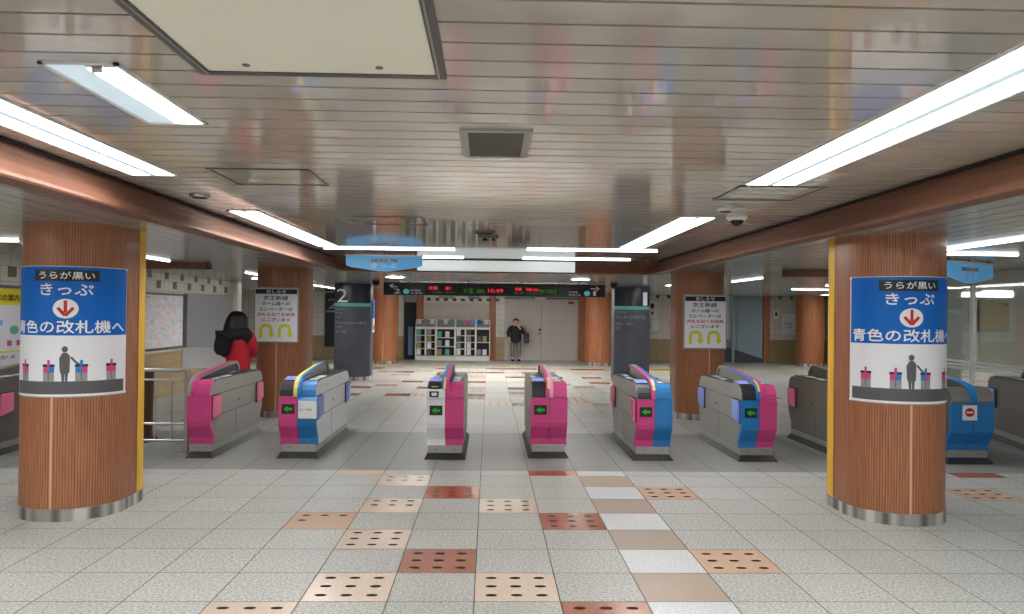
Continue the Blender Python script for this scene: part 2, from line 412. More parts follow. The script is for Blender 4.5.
# long light panel face in the transverse beam
b = MB(); b.box(-1.22, 1.44, BY-.03, BY-.005, ZL+.02, ZM-.02, 'cove', .004); b.box(-1.24, 1.46, BY-.035, BY+.0, ZM-.02, ZM-.004, 'black'); b.box(-1.24, 1.46, BY-.035, BY, ZL+.005, ZL+.02, 'black')
tag(b.build('white_beam_panel'), 'long pale white panel on the far beam above the gates', 'panel')

# ------------------------------------------------------------------ walls
WY = 27.6
def wall_quad(mb, a, b_, z0, z1, m, th=.02):
    """vertical slab from a to b (xy), uv in metres"""
    a, b_ = Vector(a), Vector(b_); d = (b_-a); l = d.length; n = Vector((d.y, -d.x)).normalized()*th
    P = [a, b_, b_+n*-1, a-n]
    mb.face([(a.x, a.y, z0), (b_.x, b_.y, z0), (b_.x, b_.y, z1), (a.x, a.y, z1)], m, [(0, z0), (l, z0), (l, z1), (0, z1)])
    mb.face([(b_.x-n.x, b_.y-n.y, z0), (a.x-n.x, a.y-n.y, z0), (a.x-n.x, a.y-n.y, z1), (b_.x-n.x, b_.y-n.y, z1)], m, [(l, z0), (0, z0), (0, z1), (l, z1)])
    mb.face([(a.x, a.y, z1), (b_.x, b_.y, z1), (b_.x-n.x, b_.y-n.y, z1), (a.x-n.x, a.y-n.y, z1)], m)
    for p in (a, b_): mb.face([(p.x, p.y, z0), (p.x-n.x, p.y-n.y, z0), (p.x-n.x, p.y-n.y, z1), (p.x, p.y, z1)], m)
w = MB()
wall_quad(w, (-6.2, -4.5), (-6.2, 18.9), .85, ZL+.02, 'wtile', .15); wall_quad(w, (-6.195, -4.5), (-6.195, 18.9), 0, .85, 'ttile', .15)
for i in range(30):
    yy = -1.0+i*.75
    if yy < 18.7:
        w.box(-6.2, -6.19, yy, yy+.17, 2.06, 2.2, 'orn'); 
        if yy+.4 < 18.8: w.box(-6.2, -6.19, yy+.37, yy+.52, 2.24, 2.34, 'orn')
tag(w.build('wall_left'), kind='structure')
w = MB(); w.box(-6.4, 7.6, -4.6, -4.45, 0, ZM+.1, 'wall'); tag(w.build('wall_back'), kind='structure')
# right: plain wall near, glass partition by the counter, then the office
w = MB(); w.box(7.3, 7.45, -4.5, 8.2, 0, ZL+.02, 'wall'); w.box(7.28, 7.45, 8.2, 12.6, 2.16, ZL+.02, 'wall'); w.box(7.3, 7.42, 8.2, 12.6, 0, .5, 'wall')
w.box(7.3, 10.5, 12.6, 12.7, 0, ZL+.02, 'office'); w.box(10.4, 10.5, 8.1, 12.6, 0, ZL+.02, 'office'); w.box(7.45, 10.5, 8.1, 8.2, 0, ZL+.02, 'office')
w.box(7.45, 10.4, 8.2, 12.6, ZL-.02, ZL, 'wall')
w.box(13.0, 13.2, 12.7, 28, 0, ZL+.02, 'wall')
tag(w.build('wall_right'), kind='structure')
# far wall with openings, left recess
w = MB()
def far(x0, x1, y=WY, up='wtile', lo='ttile', zb=.8):
    if lo: wall_quad(w, (x1, y), (x0, y), 0, zb, lo, -.1)
    wall_quad(w, (x1, y), (x0, y), zb if lo else 0, ZL+.02, up, -.1)
far(-12.6, -3.0); far(-2.55, -2.3, up='orange', lo=None); far(-2.3, 0, zb=.8); far(.0, .24, up='orange', lo=None); far(.24, .55)
far(.55, 3.15, up='door', lo=None); far(3.15, 3.4, up='orange', lo=None); far(3.4, 9.75); far(9.75, 13.6)
wall_quad(w, (-12.5, 18.9), (-12.5, WY), 0, ZL, 'wtile', .1)
w.box(-12.6, -6.35, 18.9, 19.0, 0, ZL, 'wall')
for x in [-4.9+.45*i for i in range(5)]+[3.9+.4*i for i in range(22)]:
    w.box(x, x+.13, WY-.012, WY, 2.12+.13*(int(x*10) % 2), 2.22+.13*(int(x*10) % 2), 'orn' if x > 8 else 'orn2')
for x in [-2.2+.3*i for i in range(9)]: w.box(x, x+.14, WY-.012, WY, 2.06, 2.17, 'orn2')
tag(w.build('wall_far'), kind='structure')
w = MB(); w.box(-2.98, -2.56, WY-.06, WY+.0, 0, 2.0, 'dark'); w.box(-2.83, -2.66, WY-.08, WY-.06, .15, 1.15, 'dblue'); w.box(-2.98, -2.56, WY-.05, WY, 2.0, 2.3, 'wtile')  # dark slab paints the shade inside the opening
tag(w.build('door_1'), 'doorway painted dark inside with a blue glass patch beside the brochure racks', 'doorway', kind='structure')
# steel shutters behind racks
w = MB()
for i in range(3):
    w.box(-2.28+i*.76, -2.28+(i+1)*.76-.012, WY-.035, WY-.005, .05, 1.98, 'door2', .004)
tag(w.build('door_2'), kind='structure')
dr = MB(); dr.box(.58, 1.83, WY-.06, WY-.01, .0, 2.16, 'door', .004); dr.box(1.85, 3.1, WY-.06, WY-.01, .0, 2.16, 'door', .004); dr.box(.53, 3.15, WY-.07, WY-.0, 2.16, 2.22, 'alu_dark')
do = tag(dr.build('door_3'), kind='structure')
h = MB(); h.box(1.74, 1.84, WY-.11, WY-.06, 1.06, 1.12, 'black', .01); h.box(1.72, 1.8, WY-.1, WY-.06, .93, .97, 'black', .01); h.build('door_handle', do)
b = MB(); b.box(2.78, 2.98, WY-.1, WY-.06, 2.0, 2.09, 'red', .004); tag(b.build('wall_sign'), 'small red sign at the top right of the grey double door', 'sign')
# right passage clad in blue-grey
w = MB(); 
for i in range(26): w.prism([(27.55+i*.25, .35), (27.55+i*.25+.02, .35), (27.55+i*.25+.02, 2.36), (27.55+i*.25, 2.36)], 8.62, 8.66, 'corr')
w.box(8.58, 8.64, WY-.3, 35, .0, 2.38, 'corr')
tag(w.build('wall_passage'), kind='structure')
w = MB(); w.box(8.64, 9.72, WY-.03, WY-.01, .0, 2.36, 'corr', .003)
for i in range(8): w.box(8.66+i*.13, 8.67+i*.13, WY-.04, WY-.03, .35, 2.36, 'lgrey')
w.prism([(8.2, .0), (9.74, .0), (9.74, .12), (8.2, .62)], WY-.1, WY-.04, 'navy', 'y')
w.box(9.74, 9.95, WY-.14, WY-.0, 0, 2.36, 'orange', .01)
tag(w.build('stair_hoarding'), 'blue grey ribbed hoarding beside the stairs at the far right', 'hoarding')

# ------------------------------------------------------------------ pillars (rounded plan, long axis along the hall)
def ring(cx, y0, r, s, L=.24):
    """perimeter param s in metres, 0 at the very front, positive to the right (+x)"""
    q = r*pi/2
    sg = 1 if s >= 0 else -1; s = abs(s)
    if s <= q: a = s/r; return (cx+sg*r*sin(a), y0+r-r*cos(a)), (sg*sin(a), -cos(a))
    s -= q
    if s <= L: return (cx+sg*r, y0+r+s), (sg, 0)
    s -= L; a = min(s/r, pi/2); return (cx+sg*r*cos(a), y0+r+L+r*sin(a)), (sg*cos(a), sin(a))
def pillar_skin(mb, cx, y0, r, z0, z1, m, off=0., s0=None, s1=None, n=72, L=.24):
    tot = r*pi/2*2+L
    s0 = -tot if s0 is None else s0; s1 = tot if s1 is None else s1
    for i in range(n):
        a = s0+(s1-s0)*i/n; b_ = s0+(s1-s0)*(i+1)/n
        (p, pn), (q, qn) = ring(cx, y0, r, a, L), ring(cx, y0, r, b_, L)
        P = (p[0]+pn[0]*off, p[1]+pn[1]*off); Q = (q[0]+qn[0]*off, q[1]+qn[1]*off)
        mb.face([(P[0], P[1], z0), (Q[0], Q[1], z0), (Q[0], Q[1], z1), (P[0], P[1], z1)], m, [(a, z0), (b_, z0), (b_, z1), (a, z1)], True)
def cap(mb, cx, y0, r, z, m, off, L=.24, n=64):
    tot = r*pi+L; pts = []
    for i in range(n):
        (p, pn) = ring(cx, y0, r, -tot+2*tot*i/n, L); pts.append((p[0]+pn[0]*off, p[1]+pn[1]*off, z))
    mb.face(pts, m)
RP = .405
def pillar(cx, y0, label, seam=None, guard=0, skin='wood', base='steel', zb=.095, zs=.975):
    b = MB(); pillar_skin(b, cx, y0, RP, zb-.01, ZL+.01, skin)
    if seam is not None: pillar_skin(b, cx, y0, RP, zb, zs, 'seam', .002, seam-.008, seam+.008, 1)
    p = b.build('pillar'); tag(p, label, 'pillar', kind='structure')
    b = MB(); pillar_skin(b, cx, y0, RP, 0, zb, base, .008); cap(b, cx, y0, RP, zb, base, .008); b.build('base_trim', p)
    if guard:
        b = MB(); q = RP*pi/2
        a0, a1 = sorted((guard*(q+.2), guard*(q+.24+.22)))
        pillar_skin(b, cx, y0, RP, zb, ZL, 'yellow', .004, a0, a1, 10); b.build('corner_guard', p)
    return p
PL = (-3.415, 6.2); PR = (3.425, 6.15)
pillar(*PL, 'ribbed reddish wood pillar at the left carrying a blue ticket poster', .015, 1)
pillar(*PR, 'ribbed reddish wood pillar at the right carrying a blue ticket poster', -.05, -1)
pillar(-3.30, 12.25, 'wood pillar behind the leftmost gates with a U-turn arrow notice', -.0, zs=1.16)
pillar(3.42, 12.25, 'wood pillar behind the right gates with a U-turn arrow notice', .06, zs=1.13)
pillar(-3.28, 18.8, 'pillar wrapped in the dark platform 2 guide panel', None, 0, 'navy')
pillar(3.46, 18.8, 'pillar wrapped in the dark platform 1 guide panel', None, 0, 'navy')
pillar(-3.36, 24.9, 'far left wood pillar beside the dark doorway', 0, 0, 'orange')
pillar(3.55, 24.9, 'far wood pillar to the right of the grey double door', 0, 0, 'orange')
pillar(10.75, 25.4, 'far wood pillar at the right beyond the hoarding', None, 0, 'orange')
pillar(5.1, 26.4, 'far wood pillar partly hidden behind the right notice pillar', None, 0, 'orange')

# blue curved ticket posters
def poster(cx, y0, sc_, label):
    b = MB()
    def f(s, t, off): (p, n) = ring(cx, y0, RP, sc_+s); return (p[0]+n[0]*(off+.004), p[1]+n[1]*(off+.004), .97+t*1.025)
    A = Art(b, f, .025); H = .5
    A.rect(-H, H, 0, 1, 'paper', .0, 32); A.rect(-H+.012, H-.004, .47, .995, 'blue', .0012, 30)
    A.rect(-.24, .235, .885, .972, 'black', .002, 12); A.text('うらが黒い', -.2, .2, .9, .958, 'white', .0032, .015)
    A.text('きっぷ', -.19, .19, .778, .865, 'white', .0025, .02)
    A.ell(0, .675, .09, .075, 'white', .0025)
    A.rect(-.012, .012, .645, .738, 'red', .0036, 1); A.stroke([(-.055, .682), (0, .622), (.055, .682)], .024, 'red', .0036)
    A.text('青色の改札機へ', -.46, .46, .487, .585, 'white', .0025, .022)
    A.rect(-H+.03, H-.03, .022, .12, 'grey', .0012, 30)
    for s, l, r in ((-.34, 'g_mag', 'g_mag'), (-.115, 'g_mag', 'g_blue'), (.115, 'g_blue', 'g_mag'), (.34, 'g_mag', 'g_mag')):
        A.rect(s-.042, s+.042, .12, .19, 'lgrey', .002, 2); A.rect(s-.042, s, .185, .235, l, .002, 1); A.rect(s, s+.042, .185, .235, r, .002, 1)
        A.rect(s-.046, s+.046, .232, .25, 'black', .003, 2); A.rect(s-.01, s+.01, .235, .283, l, .0035, 1); A.rect(s-.003, s+.003, .13, .19, 'grey', .003, 1)
    A.ell(0, .365, .022, .024, 'grey', .003, 12)
    A.poly([(-.014, .34), (.014, .34), (.036, .315), (.036, .26), (.034, .19), (.02, .175), (-.024, .175), (-.034, .2), (-.038, .3)], 'grey', .003)
    A.poly([(-.024, .178), (-.018, .113), (-.002, .113), (.0, .178)], 'grey', .003); A.poly([(.002, .178), (.004, .113), (.02, .113), (.024, .178)], 'grey', .003)
    A.stroke([(.042, .305), (.08, .262), (.105, .246)], .016, 'grey', .0032)
    A.rect(-H, H, -.004, .004, 'lgrey', .001, 24)
    for s, t in ((H-.01, .99), (H-.01, .012), (-H+.01, .99), (-H+.01, .012)): A.ell(s, t, .012, .012, 'g_white', .0045, 8)
    tag(b.build('ticket_poster'), label, 'poster', 'blue ticket posters on the front pillars')
poster(*PL, .105, 'blue and white ticket poster wrapped round the left front pillar')
poster(*PR, -.052, 'blue and white ticket poster wrapped round the right front pillar')

# flat framed notices with U-turn arrows
def planar(cx, cy, cz, rotz=0):
    c, s_ = cos(rotz), sin(rotz)
    return lambda s, t, off: (cx+s*c+off*s_, cy+s*s_-off*c, cz+t)
def uturn(cx, y0, cz, label):
    b = MB(); y = y0-.03; W, H = .325, .41
    b.box(cx-W-.02, cx+W+.02, y, y+.03, cz-H-.02, cz+H+.02, 'lgrey', .006)
    A = Art(b, planar(cx, y, cz)); A.rect(-W, W, -H, H, 'paper', .001, 1)
    A.rect(-W+.005, W-.005, H-.085, H-.01, 'ink', .002, 1); A.text('おしらせ', -.15, .15, H-.075, H-.02, 'white', .003)
    A.text('京王新線', -.2, .18, .23, .30, 'ink'); A.text('ホーム階への', -.22, .21, .145, .205, 'ink'); A.text('エレベーターは', -.26, .25, .062, .12, 'ink')
    A.text('改札を出て右側奥', -.29, .29, -.02, .035, 'red'); A.text('にございます', -.22, .22, -.1, -.045, 'ink')
    for o in (-.16, .13):
        P = [(o-.075, -.35)]+[(o-.075, -.22)]+[(o+.005-.08*cos(t), -.215+.055*sin(t)) for t in [pi*i/8 for i in range(1, 8)]]+[(o+.085, -.24), (o+.085, -.29)]
        A.stroke(P, .05, 'yel', .002); A.poly([(o+.025, -.28), (o+.145, -.28), (o+.085, -.355)], 'yel', .0025)
    tag(b.build('notice_board'), label, 'notice', 'U-turn arrow notices on the pillars')
uturn(-3.30, 12.25, 1.595, 'white notice with two yellow U-turn arrows on the left wood pillar')
uturn(3.40, 12.25, 1.56, 'white notice with two yellow U-turn arrows on the right wood pillar')

# dark platform guide panels round the third pillars
def guide(cx, y0, num, side, label):
    b = MB(); R2 = .85
    def f(s, t, off):
        a = s/R2; return (cx+(R2+off)*sin(a), y0-.05+R2-(R2+off)*cos(a), t)
    E_ = .45
    for z0, z1, m in ((.12, 1.78, 'navy'), (1.78, 1.86, 'teal'), (1.86, 2.33, 'navy_top')):
        for i in range(20):
            u, v = -E_+2*E_*i/20, -E_+2*E_*(i+1)/20
            b.face([f(u, z0, 0), f(v, z0, 0), f(v, z1, 0), f(u, z1, 0)], m, smooth=True)
            b.face([f(v, z0, -.03), f(u, z0, -.03), f(u, z1, -.03), f(v, z1, -.03)], m, smooth=True)
    for u in (-E_, E_): b.face([f(u, .12, 0), f(u, .12, -.03), f(u, 2.33, -.03), f(u, 2.33, 0)], 'navy')
    for t in (.12, 2.33): b.face([f(-E_+2*E_*i/20, t, 0) for i in range(21)]+[f(E_-2*E_*i/20, t, -.03) for i in range(21)], 'navy')
    A = Art(b, f, .06)
    if num == '2':
        A.text('2', -.38, -.1, 1.88, 2.2, 'white', .004, 0)
        for z, l, t in ((1.68, .26, '新宿線'), (1.6, .2, '新宿'), (1.5, .2, '九段下'), (1.36, .75, '馬喰横山 大島 船堀 本八幡方面'), (1.26, .2, '神保町'), (1.15, .3, '本八幡')):
            A.text(t, -.42, -.42+l, z, z+.055, 'lgrey', .004, .0)
        for i in range(9): A.text('各駅停車急行新宿線本八幡方面'[:14-(i*5) % 9], -.42, -.42+(.8 if i % 3 else .45), .98-i*.075, 1.01-i*.075, 'grey', .004, 0)
    else:
        A.text('1', .25, .37, 1.88, 2.2, 'white', .004, 0)
        for z, l, t in ((1.68, .26, '京王新線'), (1.56, .72, '初台 幡ヶ谷 笹塚方面'), (1.4, .4, '橋本・調布'), (1.3, .1, '方面')):
            A.text(t, -.4, -.4+l, z, z+.07, 'lgrey', .004, .0)
        for i in range(8): A.text('京王線直通笹塚調布橋本方面'[:13-(i*4) % 8], -.4, -.4+(.8 if i < 3 else .4), 1.2-i*.08, 1.235-i*.08, 'grey', .004, 0)
    tag(b.build('platform_guide_sign'), label, 'sign', 'dark platform guide panels')
guide(-3.28, 18.8, '2', -1, 'dark curved platform guide panel with a large numeral 2')
guide(3.46, 18.8, '1', 1, 'dark curved platform guide panel with a large numeral 1')
b = MB(); b.box(-5.75, -5.1, WY-.06, WY-.01, .42, 2.3, 'navy_top', .005); A = Art(b, planar(-5.42, WY-.06, 0)); A.text('2', -.22, .12, 1.75, 2.1, 'lgrey', .003, 0); A.rect(-.3, .3, 1.62, 1.68, 'teal', .003, 1)
tag(b.build('wall_guide_panel'), 'dark guide panel with a faint numeral 2 on the far left wall', 'sign')
b = MB(); b.box(-2.83, -2.8, 18.98, 19.2, 1.5, 1.95, 'blue', .004); b.box(-2.83, -2.8, 18.98, 19.2, 1.16, 1.5, 'paper', .004); b.box(-2.8, -2.795, 19.03, 19.12, 1.22, 1.34, 'ink')
tag(b.build('side_notice'), 'narrow blue and white notice on the side of the platform 2 pillar', 'notice')
b = MB(); b.box(-4.62, -4.3, WY-.05, WY-.01, 1.15, 1.95, 'paper', .004); b.box(-4.58, -4.34, WY-.055, WY-.05, 1.25, 1.5, 'red')
tag(b.build('wall_notice'), 'white and red notice on the far wall between the left pillars', 'notice')

# ------------------------------------------------------------------ LED departure board
bd = empty('departure_board', (.12, 17.45, 2.045), 'black electronic departure board with red clock hanging above the gates', 'departure board')
b = MB(); b.box(-2.48, 2.48, 0, .2, -.01, .28, 'navy_top', .02); b.build('housing', bd)
b = MB(); b.box(-1.55, 1.42, -.012, 0, .03, .21, 'black', .003); b.build('screen', bd)
b = MB(); A = Art(b, planar(0, -.012, 0))
for t, u0, u1, v0, v1, m in (('先発', -1.47, -1.27, .12, .19, 'ledr'), ('急行', -1.1, -.98, .12, .19, 'ledr'), ('10:49', -.15, .18, .07, .155, 'ledr'), ('本八幡', -.7, -.5, .05, .17, 'ledg'), ('橋本 調布 笹塚', -.4, -.25, .06, .14, 'ledg'),
    ('発車', .45, .6, .12, .185, 'ledr'), ('快速 10:52', .7, .98, .11, .18, 'ledr'), ('各停 10:58', .42, .95, .04, .095, 'ledg'), ('橋本', 1.0, 1.12, .06, .16, 'ledg'), ('大島 10:55', -1.4, -.9, .04, .09, 'ledg')):
    A.text(t, u0, u1, v0, v1, m, .003, .02)
A.text('新宿 10:56', -.38, -.22, .05, .13, 'ledg', .003, .02); A.text('行 橋本方面', 1.15, 1.38, .06, .16, 'ledg', .003, .02)
b.build('led_text', bd)
b = MB(); A = Art(b, planar(0, -.012, 0))
A.text('2', -2.24, -2.1, .03, .13, 'white', .002, .02); A.text('1', 2.2, 2.26, .03, .13, 'white', .002, .02)
A.ell(-1.97, .075, .07, .055, 'cyan', .002); A.ell(2.06, .075, .07, .055, 'cyan', .002)
A.text('新宿線', -1.87, -1.65, .08, .12, 'white'); A.text('本八幡方面', -1.87, -1.62, .02, .06, 'white'); A.text('京王新線', 1.65, 1.85, .08, .12, 'white'); A.text('笹塚方面', 1.65, 1.92, .02, .06, 'white')
A.stroke([(-2.17, .17), (-2.33, .2)], .02, 'white'); A.stroke([(-2.26, .24), (-2.34, .2), (-2.26, .15)], .02, 'white'); A.stroke([(2.14, .18), (2.34, .18)], .02, 'white'); A.stroke([(2.26, .23), (2.34, .18), (2.26, .13)], .02, 'white')
b.build('direction_panel', bd)
for x in (-1.9, -.6, .6, 1.9): b = MB(); b.cyl((x, .1, .28), (x, .1, .296), .02, 'black', 8); b.build('hanger', bd)
for i, (x0, x1, m, lab) in enumerate(((-1.3, -.98, 'lgrey', 'small grey hanging label under the departure board, left of three'), (-.93, -.68, 'white', 'small white hanging label under the departure board'), (-.66, -.4, 'teal', 'small teal hanging label under the departure board, left half'),
        (.55, .8, 'teal', 'small teal hanging label under the departure board, right half'), (.84, 1.08, 'paper', 'small pale hanging label under the departure board, right half'))):
    b = MB(); b.box(.18+x0, .18+x1, 17.5, 17.53, 1.975, 2.02, m, .003); b.box(.18+x0+.02, .18+x0+.04, 17.51, 17.52, 2.02, 2.04, 'black'); b.box(.18+x1-.04, .18+x1-.02, 17.51, 17.52, 2.02, 2.04, 'black')
    tag(b.build('small_sign'), lab, 'sign', 'small labels hanging below the departure board')
b = MB(); b.cyl((-2.46, 17.0, ZL), (-2.46, 17.0, ZL-.05), .09, 'black', 16); b.ball((-2.46, 17.0, ZL-.06), (.08, .08, .07), 'bulb')
tag(b.build('dome_camera'), 'black dome camera beside the left end of the departure board', 'camera')
b = MB(); b.cyl((2.72, 17.0, ZL), (2.72, 17.0, ZL-.05), .09, 'black', 16); b.ball((2.72, 17.0, ZL-.06), (.08, .08, .07), 'bulb')
tag(b.build('dome_camera'), 'black dome camera beside the right end of the departure board', 'camera')
for x, l in ((-1.82, 'left'), (1.76, 'right')):
    b = MB(); b.cyl((x, 15.1, ZL+.005), (x, 15.1, ZL-.012), .2, 'white_frame', 20); b.cyl((x, 15.1, ZL-.012), (x, 15.1, ZL-.016), .17, 'lamp_far', 20)
    tag(b.build('downlight'), 'round lit downlight above the %s end of the departure board' % l, 'downlight', 'downlights before the departure board')

# ------------------------------------------------------------------ sky-blue hexagonal hanging signs
def hexsign(loc, rot, label, W=.575, ztop=0):
    b = MB(); H = .24
    out = [(-W, -.01), (-W, -.15), (-W+.06, -.175), (-.08, -H), (.08, -H), (W-.06, -.175), (W, -.15), (W, -.01)]
    b.prism(out, -.012, .012, 'sky', 'y')
    A = Art(b, planar(0, -.012, 0))
    A.rect(-.2, .2, -.1, -.055, 'lgrey', .002, 1); A.text('うらが黒い', -.19, .19, -.098, -.058, 'white', .003); A.text('きっぷ', -.2, .2, -.19, -.12, 'white', .003)
    s = b.build('direction_sign', loc=loc, rotz=rot)
    b = MB(); b.box(-W-.01, W+.01, -.02, .02, -.015, .01, 'white', .003); b.build('top_rail', s)
    for x in (-W+.1, 0, W-.1): b = MB(); b.cyl((x, 0, .01), (x, 0, .04), .012, 'black', 8); b.build('hanger', s)
    tag(s, label, 'sign', 'sky blue hexagonal hanging signs')
hexsign((-1.6, 11.9, ZM-.045), 0, 'sky blue hexagonal sign hanging before the far beam on the left')
hexsign((5.58, 8.95, ZL-.03), radians(33), 'sky blue hexagonal sign hanging behind the right front pillar')

# ------------------------------------------------------------------ ceiling lights
def fixture(name, x0, x1, y0, y1, z, label, group, tubes=2, lampm='lamp', rim=.018, frame='white_frame', sc_=True):
    if sc_: x0, x1, y0, y1 = x0*KM, x1*KM, y0*KM, y1*KM
    root = empty(name, ((x0+x1)/2, y0, z), label, 'ceiling light', group)
    hw = (x1-x0)/2; L_ = y1-y0
    b = MB(); b.box(-hw, -hw+rim, 0, L_, -.008, .01, frame); b.box(hw-rim, hw, 0, L_, -.008, .01, frame); b.box(-hw, hw, 0, rim, -.008, .01, frame); b.box(-hw, hw, L_-rim, L_, -.008, .01, frame)
    b.build('frame', root)
    if tubes == 2:
        for s in (-1, 1):
            b = MB(); a, c = sorted((s*.022, s*(hw-rim))); b.box(a, c, rim, L_-rim, -.004, .008, lampm); b.build('diffuser', root)
        b = MB(); b.box(-.022, .022, rim, L_-rim, -.007, .0, 'lamp_dim'); b.build('divider', root)
    else:
        b = MB(); b.box(-hw+rim, .0, rim, L_-rim, -.003, .005, 'lamp_dim'); b.build('reflector', root)
        b = MB(); b.box(.0, hw-rim, rim+.06, L_-rim, -.004, .006, lampm); b.build('diffuser', root)
        b = MB(); b.cyl((.03, rim+.035, -.01), (.07, rim+.035, -.01), .014, 'alu', 10); b.build('lamp_clip', root)
    return root
fixture('strip_light', -2.50, -2.17, 1.2, 5.5, ZM, 'long twin-tube ceiling strip light at upper left beside the left beam', 'twin tube strips along the beams')
fixture('strip_light', -2.47, -2.17, 7.38, 11.35, ZM, 'twin-tube ceiling strip light above the left gates', 'twin tube strips along the beams')
fixture('strip_light', 1.79, 2.17, 1.2, 5.5, ZM, 'long twin-tube ceiling strip light at upper right beside the right beam', 'twin tube strips along the beams')
fixture('strip_light', 1.80, 2.16, 7.38, 10.95, ZM, 'twin-tube ceiling strip light above the right gates', 'twin tube strips along the beams')
fixture('strip_light', -2.50, -2.17, -3.9, .6, ZM, 'added long twin-tube strip light behind the viewer on the left', 'twin tube strips along the beams')  # unseen strip, added for light from behind the camera
fixture('strip_light', 1.79, 2.17, -3.9, .6, ZM, 'added long twin-tube strip light behind the viewer on the right', 'twin tube strips along the beams')  # also added unseen, to light the fronts of things
fixture('panel_light', -1.72, -1.42, 3.0, 3.96, ZM, 'short recessed ceiling light half lit beside the cream hatch', None, 1)
def batten(x0, x1, y, z, label, group, m='lamp_thin', dirx=True, w=.035):
    b = MB(); k = KM if z == ZM else KL; x0, x1, y = x0*k, x1*k, y*k
    if dirx: b.box(x0, x1, y-w/2, y+w/2, z-.02, z-.004, m, .004); b.box(x0-.01, x1+.01, y-w/2-.005, y+w/2+.005, z-.004, z+.004, 'white_frame')
    else: b.box(y-w/2, y+w/2, x0, x1, z-.02, z-.004, m, .004); b.box(y-w/2-.005, y+w/2+.005, x0-.01, x1+.01, z-.004, z+.004, 'white_frame')
    tag(b.build('tube_light'), label, 'tube light', group)
G1_ = 'tube lights across the middle ceiling'; G2_ = 'tube lights over the side aisles'
batten(-2.45, -.52, 11.6, ZM, 'tube light across the ceiling at left, nearer row', G1_)
batten(.54, 2.45, 11.4, ZM, 'tube light across the ceiling at right, nearer row', G1_)
batten(-2.3, -.45, 13.3, ZM, 'tube light across the ceiling at left, row nearer the far beam', G1_)
batten(.56, 2.4, 13.3, ZM, 'tube light across the ceiling at right, row nearer the far beam', G1_)
batten(-6.0, -4.98, 8.4, ZL, 'tube light over the left aisle behind the left front pillar', G2_)
batten(4.2, 5.85, 8.5, ZL, 'tube light across the right aisle behind the right front pillar', G2_)
batten(4.6, 8.1, 4.72, ZL, 'tube light running along the right aisle beside the beam', G2_, dirx=False)
batten(2.0, 6.0, -4.6, ZL, 'tube light running along the left aisle near the viewer', G2_, dirx=False)
batten(9.6, 11.6, -4.7, ZL, 'tube light over the left aisle beyond the front pillar', G2_, dirx=False)
batten(-5.3, -4.7, 17.6, ZL, 'short tube light over the far end of the left wall', G2_)
batten(14.9, 16.4, -4.6, ZL, 'tube light along the left aisle beyond the notice pillar', G2_, dirx=False)
batten(20, 26, -4.85, ZL, 'tube light beside the platform 2 pillar', G2_, dirx=False)
batten(14.5, 16.3, 5.1, ZL, 'short tube light beyond the right notice pillar', G2_, dirx=False)
batten(8.0, 9.2, 20.5, ZL, 'tube light over the far right passage', G2_)
batten(7.7, 9.4, 17.7, ZL, 'tube light over the far right aisle before the wood pillar', G2_)
batten(17.5, 19.5, 5.0, ZL, 'tube light beyond the platform 1 pillar', G2_, dirx=False)
batten(-.9, .9, 20.5, ZL, 'tube light hidden behind the departure board', G2_)
batten(-2.4, 2.7, 25.2, ZL, 'added long tube light close to the far wall', G2_)  # extra tube added to brighten the far wall
batten(9.6, 11.8, 5.6, ZL, 'tube light along the right aisle over the blue gate', G2_, dirx=False)

G3_ = 'added twin tube strips brightening the aisles and far hall'  # extra strips added out of sight to brighten aisles and far hall
for x, y0, y1, lab in ((-4.7, -3.9, .8, 'added strip light over the near left aisle behind the viewer'), (-4.7, 1.4, 5.2, 'added strip light over the near left aisle beside the beam'), (4.6, -3.9, .8, 'added strip light over the near right aisle behind the viewer'), (4.7, 1.4, 3.9, 'added strip light over the near right aisle beside the beam'),
    (-4.75, 8.3, 9.9, 'added strip light hidden above the left front pillar in the aisle'), (4.6, 8.3, 9.4, 'added strip light hidden above the right front pillar in the aisle'),
    (-4.15, 14.6, 18, 'added strip light in the left aisle behind the left notice pillar'), (4.2, 14.6, 18, 'added strip light in the right aisle behind the right notice pillar'),
    (-5.7, 20, 24, 'added strip light far back on the left behind the left notice pillar'), (5.8, 20, 24, 'added strip light far back on the right behind the right notice pillar'),
    (9.6, 17.2, 21, 'added strip light in the far right hall behind the right front pillar'), (10.6, 21.5, 24.5, 'added strip light in the far right hall before the far wood pillar')):
    fixture('strip_light', x-.17, x+.17, y0, y1, ZL, lab, G3_, sc_=False)
for y, q in ((19.0, 'first'), (20.4, 'second'), (21.8, 'third'), (23.2, 'last')): batten(-2.3, 2.5, y/KL, ZL, '%s of four wide tube panels added out of sight behind the departure board' % q, 'added tube panels behind the departure board', m='lamp_far', w=.26)  # panels added behind the board to brighten the far hall

# ------------------------------------------------------------------ ceiling fittings
root = empty('ceiling_hatch', (-.63, 1.49, ZM), 'large cream access hatch with grey frame in the near ceiling', 'hatch')
b = MB(); b.box(-.42, .42, 0, 1.44, -.006, .004, 'hatch', .002); b.build('panel', root)
b = MB()
for x0, x1, y0, y1 in ((-.46, -.42, -.04, 1.48), (.42, .46, -.04, 1.48), (-.42, .42, 1.44, 1.48), (-.42, .42, -.04, 0)): b.box(x0, x1, y0, y1, -.01, .004, 'alu_dark')
for x0, x1 in ((-.435, -.428), (.428, .435)): b.box(x0, x1, -.03, 1.47, -.013, -.009, 'alu')
b.build('frame', root)
for x in (-.26, .22): b = MB(); b.cyl((x, 1.36, -.006), (x, 1.36, -.01), .014, 'alu_dark', 12); b.build('latch', root)
root = empty('air_vent', (.024, 3.78, ZM), 'square louvred air vent in the middle of the slatted ceiling', 'air vent')
b = MB(); 
